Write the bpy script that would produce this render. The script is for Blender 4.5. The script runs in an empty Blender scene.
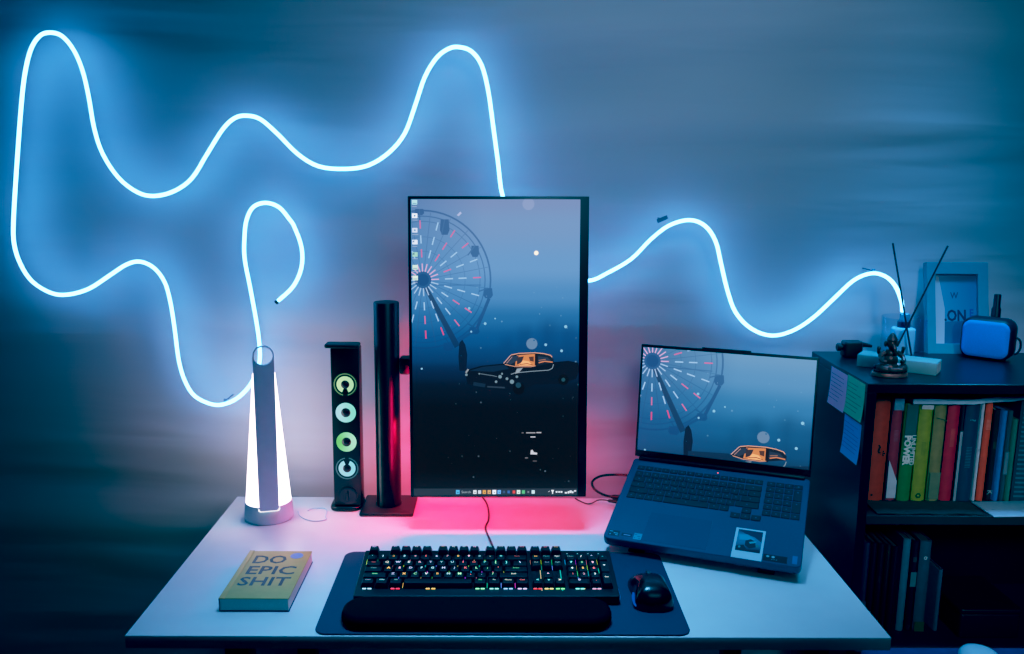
import bpy, bmesh, math, random
from mathutils import Matrix, Vector, Euler
random.seed(7)
C = bpy.context.scene.collection
PI = math.pi
R = math.radians

# ------------------------------------------------------------------ colour and materials
def lin(c):
    c = c / 255.0
    return c / 12.92 if c <= 0.04045 else ((c + 0.055) / 1.055) ** 2.4

def L3(c):
    return (lin(c[0]), lin(c[1]), lin(c[2]))

# ------------------------------------------------------------------ exposure curve of the photograph
VS = bpy.context.scene.view_settings
VS.view_transform = 'Standard'; VS.look = 'None'
VS.use_curve_mapping = True
CM = VS.curve_mapping
CM.extend = 'HORIZONTAL'; CM.use_clip = True; CM.clip_max_x = 6.0; CM.clip_max_y = 6.0
for _k in range(3): CM.curves[_k].points[1].location = (6, 6)
_c = CM.curves[3]
_c.points[0].location = (0, 0); _c.points[1].location = (6, 1)
for _x, _y in ((0.25, 0.245), (0.6, 0.53), (1.2, 0.80), (2.4, 0.965), (3.6, 0.995)): _c.points.new(_x, _y)
RB = 0.046
CM.black_level = (RB, 0.004, 0.0)
CM.update()
def _inv(v):
    a, b = 0.0, 6.0
    for _ in range(30):
        m = (a + b) / 2
        if CM.evaluate(_c, m) < v: a = m
        else: b = m
    return a
_it = [_inv(i / 255.0) for i in range(256)]
def S3(c):
    """Light that the exposure curve turns into this shown colour."""
    o = []
    for v, k in zip(L3(c), (RB, 0.004, 0.0)):
        t = max(0.0, min(0.9999, v)) * 255; i = int(t)
        e = _it[i] + (_it[min(i + 1, 255)] - _it[i]) * (t - i)
        o.append(e * (1 - k) + k)
    return tuple(o)

_m = {}
def mat(name, rgb, rough=0.5, metal=0.0, vary=0.12, scale=60.0, bump=0.0, spec=0.5):
    """Principled material whose base colour is varied by a procedural noise."""
    if name in _m: return _m[name]
    m = bpy.data.materials.new(name); m.use_nodes = True
    nt = m.node_tree; b = nt.nodes['Principled BSDF']
    b.inputs['Roughness'].default_value = rough
    b.inputs['Metallic'].default_value = metal
    b.inputs['Specular IOR Level'].default_value = spec
    c = L3(rgb)
    tc = nt.nodes.new('ShaderNodeTexCoord'); n = nt.nodes.new('ShaderNodeTexNoise')
    n.inputs['Scale'].default_value = scale; n.inputs['Detail'].default_value = 3
    nt.links.new(tc.outputs['Object'], n.inputs['Vector'])
    r = nt.nodes.new('ShaderNodeValToRGB')
    r.color_ramp.elements[0].position = 0.3; r.color_ramp.elements[1].position = 0.7
    r.color_ramp.elements[0].color = tuple(x * (1 - vary) for x in c) + (1,)
    r.color_ramp.elements[1].color = tuple(min(1, x * (1 + vary)) for x in c) + (1,)
    nt.links.new(n.outputs['Fac'], r.inputs['Fac']); nt.links.new(r.outputs['Color'], b.inputs['Base Color'])
    if bump:
        bp = nt.nodes.new('ShaderNodeBump'); bp.inputs['Strength'].default_value = bump; bp.inputs['Distance'].default_value = 0.001
        nt.links.new(n.outputs['Fac'], bp.inputs['Height']); nt.links.new(bp.outputs['Normal'], b.inputs['Normal'])
    _m[name] = m
    return m

def glow(name, col, strength):
    """Emitting material, colour given in linear rgb."""
    if name in _m: return _m[name]
    m = bpy.data.materials.new(name); m.use_nodes = True
    nt = m.node_tree; nt.nodes.clear()
    e = nt.nodes.new('ShaderNodeEmission'); o = nt.nodes.new('ShaderNodeOutputMaterial')
    e.inputs['Color'].default_value = (*col, 1); e.inputs['Strength'].default_value = strength
    nt.links.new(e.outputs[0], o.inputs['Surface'])
    _m[name] = m
    return m

def painted(name, emit=1.0, rough=0.35, base=(6, 8, 12)):
    """Surface that shows its colour attribute as light (screens, lit legends)."""
    if name in _m: return _m[name]
    m = bpy.data.materials.new(name); m.use_nodes = True
    nt = m.node_tree; b = nt.nodes['Principled BSDF']
    b.inputs['Base Color'].default_value = (*L3(base), 1); b.inputs['Roughness'].default_value = rough
    a = nt.nodes.new('ShaderNodeVertexColor'); a.layer_name = 'Col'
    nt.links.new(a.outputs['Color'], b.inputs['Emission Color']); b.inputs['Emission Strength'].default_value = emit
    _m[name] = m
    return m

def printed(name, rough=0.6):
    """Surface whose base colour comes from its colour attribute (prints, stickers)."""
    if name in _m: return _m[name]
    m = bpy.data.materials.new(name); m.use_nodes = True
    nt = m.node_tree; b = nt.nodes['Principled BSDF']; b.inputs['Roughness'].default_value = rough
    a = nt.nodes.new('ShaderNodeVertexColor'); a.layer_name = 'Col'
    nt.links.new(a.outputs['Color'], b.inputs['Base Color'])
    _m[name] = m
    return m

def glass(name, col=(0.9, 0.97, 1.0), rough=0.02):
    if name in _m: return _m[name]
    m = bpy.data.materials.new(name); m.use_nodes = True
    nt = m.node_tree; nt.nodes.clear()
    o = nt.nodes.new('ShaderNodeOutputMaterial'); mx = nt.nodes.new('ShaderNodeMixShader')
    t = nt.nodes.new('ShaderNodeBsdfTransparent'); g = nt.nodes.new('ShaderNodeBsdfGlossy'); fr = nt.nodes.new('ShaderNodeLayerWeight'); pw = nt.nodes.new('ShaderNodeMath'); pw.operation = 'POWER'; pw.inputs[1].default_value = 3.0
    ml = nt.nodes.new('ShaderNodeMath'); ml.operation = 'MULTIPLY'; ml.inputs[1].default_value = 0.45
    t.inputs['Color'].default_value = (*col, 1); g.inputs['Roughness'].default_value = rough
    nt.links.new(fr.outputs['Facing'], pw.inputs[0]); nt.links.new(pw.outputs[0], ml.inputs[0]); nt.links.new(ml.outputs[0], mx.inputs[0]); nt.links.new(t.outputs[0], mx.inputs[1]); nt.links.new(g.outputs[0], mx.inputs[2])
    nt.links.new(mx.outputs[0], o.inputs['Surface'])
    _m[name] = m
    return m

# ------------------------------------------------------------------ mesh builder
class MB:
    def __init__(self):
        self.bm = bmesh.new(); self.cl = self.bm.loops.layers.float_color.new('Col'); self.M = Matrix()
        self.col = (1, 1, 1)
    def _v(self, p): return self.bm.verts.new(self.M @ Vector(p))
    def face(self, pts, cols=None):
        f = self.bm.faces.new([self._v(p) for p in pts])
        for i, l in enumerate(f.loops):
            c = cols[i] if cols else self.col
            l[self.cl] = (*c, 1)
        return f
    def _paint(self, faces):
        for f in faces:
            for l in f.loops: l[self.cl] = (*self.col, 1)
    def loft(self, rings, cap0=True, cap1=True, closed=True):
        vs = [[self._v(p) for p in r] for r in rings]; fs = []
        n = len(rings[0])
        for a, b in zip(vs, vs[1:]):
            for i in range(n if closed else n - 1):
                j = (i + 1) % n
                fs.append(self.bm.faces.new((a[i], a[j], b[j], b[i])))
        if cap0: fs.append(self.bm.faces.new(vs[0][::-1]))
        if cap1: fs.append(self.bm.faces.new(vs[-1]))
        self._paint(fs)
        return fs
    def box(self, lo, hi, r=0.0, seg=2):
        lo, hi = Vector(lo), Vector(hi)
        ret = bmesh.ops.create_cube(self.bm, size=1.0)
        vs = ret['verts']; c = (lo + hi) / 2; s = hi - lo
        for v in vs: v.co = Vector((c.x + v.co.x * s.x, c.y + v.co.y * s.y, c.z + v.co.z * s.z))
        if r > 0:
            es = list({e for v in vs for e in v.link_edges})
            rr = bmesh.ops.bevel(self.bm, geom=es, offset=min(r, min(s) * 0.49), segments=seg, affect='EDGES', profile=0.5)
            vs = list({v for f in rr['faces'] for v in f.verts} | {v for v in vs if v.is_valid})
        for v in vs: v.co = self.M @ v.co
        self._paint({f for v in vs for f in v.link_faces})
    def tube(self, pts, r, n=8, cap=True):
        pts = [Vector(p) for p in pts]; rings = []
        rs = r if isinstance(r, (list, tuple)) else [r] * len(pts)
        prev = None
        for i, p in enumerate(pts):
            t = (pts[min(i + 1, len(pts) - 1)] - pts[max(i - 1, 0)]).normalized()
            if prev is None:
                a = Vector((0, 0, 1)) if abs(t.z) < 0.9 else Vector((1, 0, 0))
                u = t.cross(a).normalized()
            else:
                u = (prev - t * prev.dot(t)).normalized()
            prev = u; w = t.cross(u)
            rings.append([p + (u * math.cos(2 * PI * k / n) + w * math.sin(2 * PI * k / n)) * rs[i] for k in range(n)])
        self.loft(rings, cap, cap)
    def lathe(self, prof, c=(0, 0, 0), n=32, sx=1, sy=1, cap0=True, cap1=True):
        c = Vector(c)
        self.loft([[c + Vector((math.cos(2 * PI * k / n) * r * sx, math.sin(2 * PI * k / n) * r * sy, z)) for k in range(n)] for r, z in prof], cap0, cap1)
    def stack(self, fn, prof):
        """fn(inset) gives an outline, prof lists (inset, z)."""
        self.loft([[(x, y, z) for x, y in fn(i)] for i, z in prof])
    def ball(self, c, r, n=12, m=8):
        c = Vector(c); r = Vector(r) if not isinstance(r, (int, float)) else Vector((r, r, r))
        rings = []
        for j in range(1, m):
            a = -PI / 2 + PI * j / m
            rings.append([c + Vector((math.cos(2 * PI * k / n) * math.cos(a) * r.x, math.sin(2 * PI * k / n) * math.cos(a) * r.y, math.sin(a) * r.z)) for k in range(n)])
        self.loft(rings)
    def flat(self, polys, F):
        """2d polygons placed by F(x, y)."""
        for p in polys: self.face([F(x, y) for x, y in p])
    def build(self, name, material, parent=None, W=None, smooth=True):
        bm = self.bm
        bm.normal_update()
        if W is not None: bm.transform(W.inverted())
        if smooth:
            for f in bm.faces: f.smooth = True
            for e in bm.edges:
                if len(e.link_faces) == 2 and e.calc_face_angle(0) > 0.62: e.smooth = False
        me = bpy.data.meshes.new(name); bm.to_mesh(me); bm.free()
        me.materials.append(material)
        o = bpy.data.objects.new(name, me); C.objects.link(o)
        if parent is not None: o.parent = parent
        return o

def rrect(cx, cy, w, h, r, n=6):
    """Rounded rectangle outline as a function of the inset."""
    def fn(i):
        ww, hh, rr = w / 2 - i, h / 2 - i, max(r - i, 0.0002)
        out = []
        for k, (sx, sy) in enumerate(((1, 1), (-1, 1), (-1, -1), (1, -1))):
            for j in range(n + 1):
                a = PI / 2 * (k + j / n)
                out.append((cx + sx * (ww - rr) + rr * math.cos(a), cy + sy * (hh - rr) + rr * math.sin(a)))
        return out
    return fn

def roundprof(z0, z1, r, seg=4, bottom=True):
    p = []
    if bottom:
        for k in range(seg + 1):
            a = PI / 2 * k / seg; p.append((r - r * math.sin(a), z0 + r - r * math.cos(a)))
    else: p.append((0, z0))
    for k in range(seg + 1):
        a = PI / 2 * k / seg; p.append((r - r * math.cos(a), z1 - r + r * math.sin(a)))
    return p

def catmull(pts, k=5):
    P = [Vector(p) for p in pts]; out = []
    for i in range(len(P) - 1):
        a = P[max(i - 1, 0)]; b = P[i]; c = P[i + 1]; d = P[min(i + 2, len(P) - 1)]
        for j in range(k):
            t = j / k
            out.append(0.5 * ((2 * b) + (c - a) * t + (2 * a - 5 * b + 4 * c - d) * t * t + (3 * b - a - 3 * c + d) * t ** 3))
    out.append(P[-1])
    return out

def shape2d(splines, depth=0.0, bevel=0.0):
    """Filled flat outline with holes: list of 3d triangles / polygons."""
    cu = bpy.data.curves.new('outline', 'CURVE'); cu.dimensions = '2D'; cu.fill_mode = 'BOTH'
    cu.extrude = depth / 2; cu.bevel_depth = bevel; cu.bevel_resolution = 2
    for s in splines:
        sp = cu.splines.new('POLY'); sp.points.add(len(s) - 1)
        for q, (x, y) in zip(sp.points, s): q.co = (x, y, 0, 1)
        sp.use_cyclic_u = True
    return _polys(cu)

def _polys(cu):
    o = bpy.data.objects.new('outline', cu); C.objects.link(o)
    dg = bpy.context.evaluated_depsgraph_get(); dg.update()
    me = o.evaluated_get(dg).to_mesh()
    out = [[tuple(me.vertices[i].co) for i in p.vertices] for p in me.polygons]
    o.evaluated_get(dg).to_mesh_clear()
    bpy.data.objects.remove(o); bpy.data.curves.remove(cu)
    return out

_t = {}
def text(s, size=1.0, align='CENTER', bold=0.0, spacing=1.0):
    """Flat polygons of a line of lettering."""
    k = (s, align, bold, spacing)
    if k not in _t:
        cu = bpy.data.curves.new('lettering', 'FONT'); cu.body = s; cu.align_x = align; cu.align_y = 'CENTER'
        cu.offset = bold; cu.space_character = spacing; cu.resolution_u = 2
        _t[k] = [[(x, y) for x, y, z in p] for p in _polys(cu)]
    return [[(x * size, y * size) for x, y in p] for p in _t[k]]

# ------------------------------------------------------------------ scene split
def tag(o, label=None, cat=None, group=None, kind=None):
    if label: o['label'] = label
    if cat: o['category'] = cat
    if group: o['group'] = group
    if kind: o['kind'] = kind
    return o

WM = {}
def thing(name, label, cat, loc=(0, 0, 0), M=None, group=None):
    o = bpy.data.objects.new(name, None); C.objects.link(o)
    W = M if M is not None else Matrix.Translation(loc)
    o.matrix_world = W; o.empty_display_size = 0.02
    WM[o.name] = W.copy()
    return tag(o, label, cat, group)

def part(mb, name, material, root, world=True, smooth=True):
    """World-built geometry becomes a child of root (or of a part of root)."""
    r = root
    while r.parent is not None: r = r.parent
    W = WM.get(r.name) if world else None
    return mb.build(name, material, root, W, smooth)

def solo(mb, name, material, label, cat, group=None):
    """A thing that is one mesh, its origin at its base."""
    bm = mb.bm; bm.verts.ensure_lookup_table()
    xs = [v.co.x for v in bm.verts]; ys = [v.co.y for v in bm.verts]; zs = [v.co.z for v in bm.verts]
    W = Matrix.Translation(((min(xs) + max(xs)) / 2, (min(ys) + max(ys)) / 2, min(zs)))
    o = mb.build(name, material, None, W)
    o.matrix_world = W; WM[o.name] = W.copy()
    return tag(o, label, cat, group)

def structure(name, mb, material):
    return tag(mb.build(name, material, None, None, False), kind='structure')

# ================================================================== the room
YW = 0.676
mb = MB(); mb.box((-2.2, YW, 0), (2.0, YW + 0.1, 2.6))
wm = bpy.data.materials.new('wrinkled_wall'); wm.use_nodes = True
nt = wm.node_tree; b = nt.nodes['Principled BSDF']; b.inputs['Roughness'].default_value = 0.62
tc = nt.nodes.new('ShaderNodeTexCoord')
def stretched(sc, sx, sz, det):
    mp = nt.nodes.new('ShaderNodeMapping'); mp.inputs['Scale'].default_value = (sx, 1, sz)
    n = nt.nodes.new('ShaderNodeTexNoise'); n.inputs['Scale'].default_value = sc; n.inputs['Detail'].default_value = det
    n.inputs['Distortion'].default_value = 0.4
    nt.links.new(tc.outputs['Object'], mp.inputs['Vector']); nt.links.new(mp.outputs['Vector'], n.inputs['Vector'])
    return n
n1 = stretched(1.0, 0.8, 5.0, 2); n2 = stretched(1.0, 2.0, 16.0, 2)
mx = nt.nodes.new('ShaderNodeMath'); mx.operation = 'MULTIPLY_ADD'; mx.inputs[1].default_value = 0.10
nt.links.new(n2.outputs['Fac'], mx.inputs[0]); nt.links.new(n1.outputs['Fac'], mx.inputs[2])
bp = nt.nodes.new('ShaderNodeBump'); bp.inputs['Strength'].default_value = 1.0; bp.inputs['Distance'].default_value = 0.034
nt.links.new(mx.outputs[0], bp.inputs['Height']); nt.links.new(bp.outputs['Normal'], b.inputs['Normal'])
cr = nt.nodes.new('ShaderNodeValToRGB')
cr.color_ramp.elements[0].position = 0.3; cr.color_ramp.elements[1].position = 0.7
cr.color_ramp.elements[0].color = (0.47, 0.51, 0.60, 1); cr.color_ramp.elements[1].color = (0.60, 0.65, 0.73, 1)
nt.links.new(n1.outputs['Fac'], cr.inputs['Fac']); nt.links.new(cr.outputs['Color'], b.inputs['Base Color'])
structure('wall_back', mb, wm)
plain = mat('plain_wall', (120, 128, 140), 0.8, vary=0.05, scale=8)
mb = MB(); mb.box((-2.3, -2.6, 0), (-2.2, YW + 0.1, 2.6)); structure('wall_left', mb, plain)
mb = MB(); mb.box((2.0, -2.6, 0), (2.1, YW + 0.1, 2.6)); structure('wall_right', mb, plain)
mb = MB(); mb.box((-2.3, -2.6, -0.1), (2.1, YW + 0.1, 0)); structure('floor', mb, mat('floor_boards', (60, 52, 48), 0.5, vary=0.3, scale=12))
mb = MB(); mb.box((-2.3, -2.6, 2.6), (2.1, YW + 0.1, 2.7)); structure('ceiling', mb, plain)

# ================================================================== desk
DZ = 0.74
desk = thing('desk', 'white rectangular desk holding the monitor, keyboard and laptop', 'desk', (0, 0.3, 0))
mb = MB(); mb.box((-0.6, 0, DZ - 0.022), (0.6, 0.6, DZ), 0.0014, 2)
part(mb, 'desk_top', mat('desk_white', (226, 226, 228), 0.38, vary=0.02, scale=20), desk)
lm = mat('desk_leg_black', (14, 15, 18), 0.5)
for x in (-0.44, 0.5):
    for y in (0.06, 0.54):
        mb = MB(); mb.box((x - 0.02, y - 0.02, 0.0), (x + 0.02, y + 0.02, DZ - 0.0221), 0.003)
        part(mb, 'leg', lm, desk)

# ================================================================== glowing rope light on the wall
STRIP = [(-0.498,0.616,1.177),(-0.465,0.616,1.208),(-0.446,0.616,1.248),(-0.444,0.616,1.292),(-0.458,0.616,1.336),(-0.468,0.616,1.352),(-0.489,0.616,1.377),(-0.517,0.616,1.386),(-0.543,0.616,1.377),(-0.558,0.616,1.351),(-0.564,0.616,1.317),(-0.566,0.616,1.269),(-0.557,0.616,1.207),(-0.547,0.616,1.136),(-0.542,0.616,1.083),(-0.544,0.616,1.038),(-0.562,0.616,0.996),(-0.589,0.616,0.965),(-0.62,0.616,0.948),(-0.65,0.616,0.946),(-0.687,0.616,0.964),(-0.707,0.616,0.998),(-0.718,0.616,1.044),(-0.723,0.616,1.112),(-0.729,0.616,1.172),(-0.739,0.616,1.216),(-0.76,0.616,1.246),(-0.788,0.616,1.259),(-0.817,0.616,1.253),(-0.855,0.616,1.229),(-0.901,0.616,1.2),(-0.946,0.616,1.187),(-0.982,0.616,1.19),(-1.02,0.616,1.214),(-1.042,0.616,1.251),(-1.052,0.616,1.294),(-1.049,0.616,1.345),(-1.032,0.616,1.461),(-1.013,0.616,1.579),(-1.0,0.616,1.644),(-0.984,0.616,1.692),(-0.964,0.616,1.719),(-0.943,0.616,1.726),(-0.919,0.616,1.72),(-0.897,0.616,1.693),(-0.882,0.616,1.653),(-0.873,0.616,1.601),(-0.866,0.616,1.536),(-0.852,0.616,1.484),(-0.823,0.616,1.436),(-0.786,0.616,1.406),(-0.75,0.616,1.398),(-0.707,0.616,1.409),(-0.669,0.616,1.436),(-0.635,0.616,1.486),(-0.6,0.616,1.537),(-0.574,0.616,1.56),(-0.549,0.616,1.565),(-0.521,0.616,1.558),(-0.487,0.616,1.529),(-0.446,0.616,1.488),(-0.403,0.616,1.463),(-0.349,0.616,1.458),(-0.299,0.616,1.466),(-0.255,0.616,1.493),(-0.222,0.616,1.532),(-0.2,0.616,1.588),(-0.179,0.616,1.647),(-0.154,0.616,1.686),(-0.129,0.616,1.704),(-0.108,0.616,1.707),(-0.083,0.616,1.699),(-0.062,0.616,1.672),(-0.048,0.616,1.621),(-0.037,0.616,1.548),(-0.027,0.616,1.478),(-0.016,0.616,1.404),(0.012,0.6,1.36),(0.05,0.59,1.28),(0.1,0.595,1.232),(0.17,0.616,1.226),(0.21,0.616,1.243),(0.261,0.616,1.274),(0.3,0.616,1.315),(0.339,0.616,1.346),(0.382,0.616,1.358),(0.416,0.616,1.346),(0.44,0.616,1.314),(0.454,0.616,1.267),(0.471,0.616,1.208),(0.492,0.616,1.159),(0.528,0.616,1.124),(0.573,0.616,1.109),(0.618,0.616,1.12),(0.661,0.616,1.149),(0.703,0.616,1.191),(0.743,0.614,1.232),(0.777,0.608,1.248),(0.801,0.594,1.244),(0.814,0.571,1.227),(0.819,0.546,1.198),(0.814,0.526,1.179)]
rope = thing('rope_light', 'thin glowing blue-white rope light winding in waves over the wall', 'rope light', (-0.1, 0.616, 1.3))
path = catmull(STRIP, 4)
mb = MB(); mb.tube(path, 0.0040, 8)
part(mb, 'tube', glow('rope_glow', (0.10, 0.42, 1.0), 15.0), rope)
e = Vector(STRIP[0]); d = (Vector(STRIP[0]) - Vector(STRIP[1])).normalized()
mb = MB(); mb.tube([e + d * 0.0005, e + d * 0.007], 0.0046, 12)
part(mb, 'end_cap', mat('cap_dark', (40, 44, 52), 0.5), rope)
cm = mat('clip_grey', (96, 124, 150), 0.5)
for (x, z, a, w) in ((0.325, 1.3585, 24, 0.024), (-0.622, 0.9530, -8, 0.008), (0.786, 1.2520, -4, 0.008)):
    mb = MB(); mb.M = Matrix.Translation((x, 0.6235, z)) @ Matrix.Rotation(-R(a), 4, 'Y')
    mb.box((-w / 2, -0.006, -0.0035), (w / 2, -0.003, 0.0050), 0.0008); mb.box((-0.0012, -0.0035, -0.0012), (0.0012, 0.0520, 0.0012))
    part(mb, 'clip', cm, rope)

# ================================================================== table lamp
LX, LY = -0.4992, 0.4835
lamp = thing('table_lamp', 'white cone table lamp with a looped flat handle, switched on', 'lamp', (LX, LY, DZ))
white = mat('lamp_white', (186, 212, 230), 0.42, vary=0.03)
mb = MB(); mb.lathe([(0.0478, DZ + 0.0003), (0.0495, DZ + 0.002), (0.0495, DZ + 0.006), (0.0480, DZ + 0.0352), (0.0468, DZ + 0.0375)], (LX, LY, 0), 48)
part(mb, 'base', white, lamp)
mb = MB(); mb.lathe([(0.0456, DZ + 0.0376), (0.0456, DZ + 0.0395), (0.0226, DZ + 0.306), (0.019, DZ + 0.314), (0.010, DZ + 0.317)], (LX, LY, 0), 48)
part(mb, 'shade', glow('lamp_glow', (0.97, 0.79, 0.92), 7.0), lamp)
def yl(z): return LY - 0.047 + (0.047 - 0.0215) * (z - 0.77) / 0.2955 - 0.0035
zc, zb, hw = 1.0880, 0.7735, 0.0205
def handle_outline(g=0.0, lower=0.019):
    out = []
    for k in range(7):
        a = PI + PI / 2 * k / 6; out.append((-(lower + g) + 0.005 + 0.005 * math.cos(a), zb - g + 0.005 + 0.005 * math.sin(a)))
    for k in range(7):
        a = -PI / 2 + PI / 2 * k / 6; out.append(((lower + g) - 0.005 + 0.005 * math.cos(a), zb - g + 0.005 + 0.005 * math.sin(a)))
    for k in range(25):
        a = PI * k / 24; out.append(((hw + g) * math.cos(a), zc + (hw + g) * math.sin(a)))
    return out
hole = [(0.0186 * math.cos(2 * PI * k / 28), zc + 0.0004 + 0.0186 * math.sin(2 * PI * k / 28)) for k in range(28)]
HC, HS = math.cos(R(15.5)), math.sin(R(15.5))
def place_handle(polys, dy, name, m):
    mb = MB()
    for p in polys:
        q = []
        for x, z, y in p:
            v = yl(z) - y + dy - LY
            q.append((LX + x * HC - v * HS, LY + x * HS + v * HC, z))
        mb.face(q)
    part(mb, name, m, lamp, smooth=False)
place_handle(shape2d([handle_outline(), hole], 0.006, 0.0004), 0.0, 'handle', white)
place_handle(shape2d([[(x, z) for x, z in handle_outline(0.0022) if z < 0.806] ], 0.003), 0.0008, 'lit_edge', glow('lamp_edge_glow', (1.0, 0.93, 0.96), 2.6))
cordpts = [(-0.4455, 0.512, DZ + 0.0014), (-0.436, 0.486, DZ + 0.0014), (-0.418, 0.466, DZ + 0.0014), (-0.398, 0.458, DZ + 0.0014), (-0.378, 0.466, DZ + 0.0014), (-0.382, 0.484, DZ + 0.0014), (-0.3835, 0.506, DZ + 0.0014), (-0.388, 0.522, DZ + 0.0014), (-0.398, 0.530, DZ + 0.0014), (-0.418, 0.526, DZ + 0.0014), (-0.4255, 0.516, DZ + 0.0014)]
mb = MB(); mb.tube(catmull(cordpts, 6), 0.0012, 6)
part(mb, 'cord', white, lamp)

# ================================================================== speaker tower with four lit rings
black = mat('matt_black', (13, 14, 18), 0.42, vary=0.1)
SX = -0.3415
spk = thing('speaker_tower', 'slim black speaker tower with four glowing round drivers', 'speaker', (SX, 0.555, DZ))
mb = MB(); mb.box((SX - 0.0290, 0.520, DZ + 0.0102), (SX + 0.0295, 0.560, 1.0930), 0.0025)
part(mb, 'body', black, spk)
def dshape(x0, x1, y0, y1, r):
    return rrect((x0 + x1) / 2, (y0 + y1) / 2, x1 - x0, y1 - y0, r, 8)
mb = MB(); mb.stack(dshape(SX - 0.041, SX + 0.0300, 0.516, 0.552, 0.006), roundprof(1.0932, 1.1015, 0.003))
part(mb, 'top_cap', black, spk)
mb = MB(); mb.stack(dshape(SX - 0.038, SX + 0.0280, 0.511, 0.594, 0.020), roundprof(DZ + 0.0003, DZ + 0.0100, 0.003))
part(mb, 'base_plate', black, spk)
def annulus(mb, cx, cz, y, r0, r1, a0, a1, col0, col1, n=44, th=0.0012):
    for k in range(n):
        t0 = R(a0 + (a1 - a0) * k / n); t1 = R(a0 + (a1 - a0) * (k + 1) / n)
        def cc(t):
            u = 0.5 + 0.5 * math.cos(t); return tuple(col0[i] * u + col1[i] * (1 - u) for i in range(3))
        q = [(cx + r * math.cos(t), y, cz + r * math.sin(t)) for r, t in ((r0, t0), (r1, t0), (r1, t1), (r0, t1))]
        mb.face(q, [cc(t0), cc(t0), cc(t1), cc(t1)])
drv = [(1.0165, 'gap_low', (0.52, 0.92, 0.48), (0.66, 1.0, 0.50)), (0.9562, 'full', (0.30, 0.90, 0.72), (0.50, 0.90, 1.05)),
       (0.8925, 'full', (0.50, 1.0, 0.70), (0.20, 0.72, 0.18)), (0.8345, 'gap_high', (0.32, 0.88, 1.1), (0.45, 0.88, 1.1))]
ringm = painted('speaker_ring_light', 1.0)
cone = mat('driver_cone', (20, 24, 30), 0.35)
DX = SX + 0.0006
for z, kind, c0, c1 in drv:
    mb = MB()
    if kind == 'full': annulus(mb, DX, z, 0.5186, 0.0098, 0.0212, 0, 360, c0, c1)
    else:
        a0, a1 = (-68, 248) if kind == 'gap_low' else (112, 428)
        annulus(mb, DX, z, 0.5186, 0.0088, 0.0178, a0, a1, c0, c1)
        dim = 0.22 if kind == 'gap_low' else 0.16
        b0, b1 = (-78, 258) if kind == 'gap_low' else (100, 440)
        annulus(mb, DX, z, 0.5186, 0.0214, 0.0240, b0, b1, tuple(v * dim for v in c0), tuple(v * dim * 1.3 for v in c1))
    dr = part(mb, 'driver_ring', ringm, spk, smooth=False)
    mb = MB(); mb.M = Matrix.Translation((DX, 0.5192, z)) @ Matrix.Rotation(R(90), 4, 'X')
    mb.lathe([(0.0095, 0), (0.0075, 0.0015), (0.004, 0.003), (0.001, 0.0034)], n=24)
    part(mb, 'driver_cone', cone, dr)
mb = MB(); mb.M = Matrix.Translation((SX + 0.001, 0.5196, 0.7735)) @ Matrix.Rotation(R(90), 4, 'X')
mb.lathe([(0.0195, -0.0002), (0.0195, 0.0016), (0.017, 0.0022), (0.010, 0.0004)], n=32)
mb.box((-0.0025, -0.010, 0.0016), (0.0015, 0.010, 0.0028), 0.0008)
part(mb, 'woofer', mat('woofer_grey', (26, 30, 36), 0.3), spk)

# ================================================================== black pole stand that carries the monitor
PX, PY = -0.2565, 0.545
stand = thing('pole_stand', 'thick black pole on a square plate, carrying the upright monitor', 'monitor stand', (PX, PY, DZ))
mb = MB(); mb.stack(rrect(-0.2556, 0.5405, 0.1135, 0.110, 0.004), roundprof(DZ + 0.0003, DZ + 0.0075, 0.0025))
part(mb, 'base_plate', mat('stand_base', (22, 18, 24), 0.5), stand)
polem = mat('pole_black', (17, 19, 25), 0.34)
mb = MB(); mb.lathe([(0.0275, DZ + 0.0076), (0.0275, DZ + 0.012), (0.0265, DZ + 0.014), (0.0265, 1.1855), (0.0255, 1.1872), (0.022, 1.1875)], (PX, PY, 0), 40)
part(mb, 'pole', polem, stand)
mb = MB(); mb.box((-0.229, 0.516, 1.038), (-0.205, 0.552, 1.074), 0.006)
mb.tube([(-0.215, 0.534, 1.056), (-0.13, 0.512, 1.056), (-0.06, 0.506, 1.056)], 0.012, 12)
part(mb, 'arm', black, stand)
mb = MB(); mb.box((-0.075, 0.494, 1.012), (0.025, 0.500, 1.112), 0.003); mb.box((-0.06, 0.499, 1.03), (0.01, 0.515, 1.09), 0.004)
part(mb, 'mounting_plate', black, stand)

# ================================================================== wallpaper shown on both screens
def clip(poly, x0, y0, x1, y1):
    def cut(P, ins, cross):
        out = []
        for i in range(len(P)):
            a, b = P[i - 1], P[i]
            if ins(b):
                if not ins(a): out.append(cross(a, b))
                out.append(b)
            elif ins(a): out.append(cross(a, b))
        return out
    def cx(v): return lambda a, b: (v, a[1] + (b[1] - a[1]) * (v - a[0]) / (b[0] - a[0]))
    def cy(v): return lambda a, b: (a[0] + (b[0] - a[0]) * (v - a[1]) / (b[1] - a[1]), v)
    for ins, cr_ in ((lambda p: p[0] >= x0, cx(x0)), (lambda p: p[0] <= x1, cx(x1)), (lambda p: p[1] >= y0, cy(y0)), (lambda p: p[1] <= y1, cy(y1))):
        if len(poly) < 3: return []
        poly = cut(poly, ins, cr_)
    return poly if len(poly) >= 3 else []

def ramp(stops, t):
    for (a, ca), (b, cb) in zip(stops, stops[1:]):
        if t <= b:
            k = max(0, (t - a) / (b - a)); k = k * k * (3 - 2 * k)
            return tuple(ca[i] + (cb[i] - ca[i]) * k for i in range(3))
    return stops[-1][1]

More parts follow.
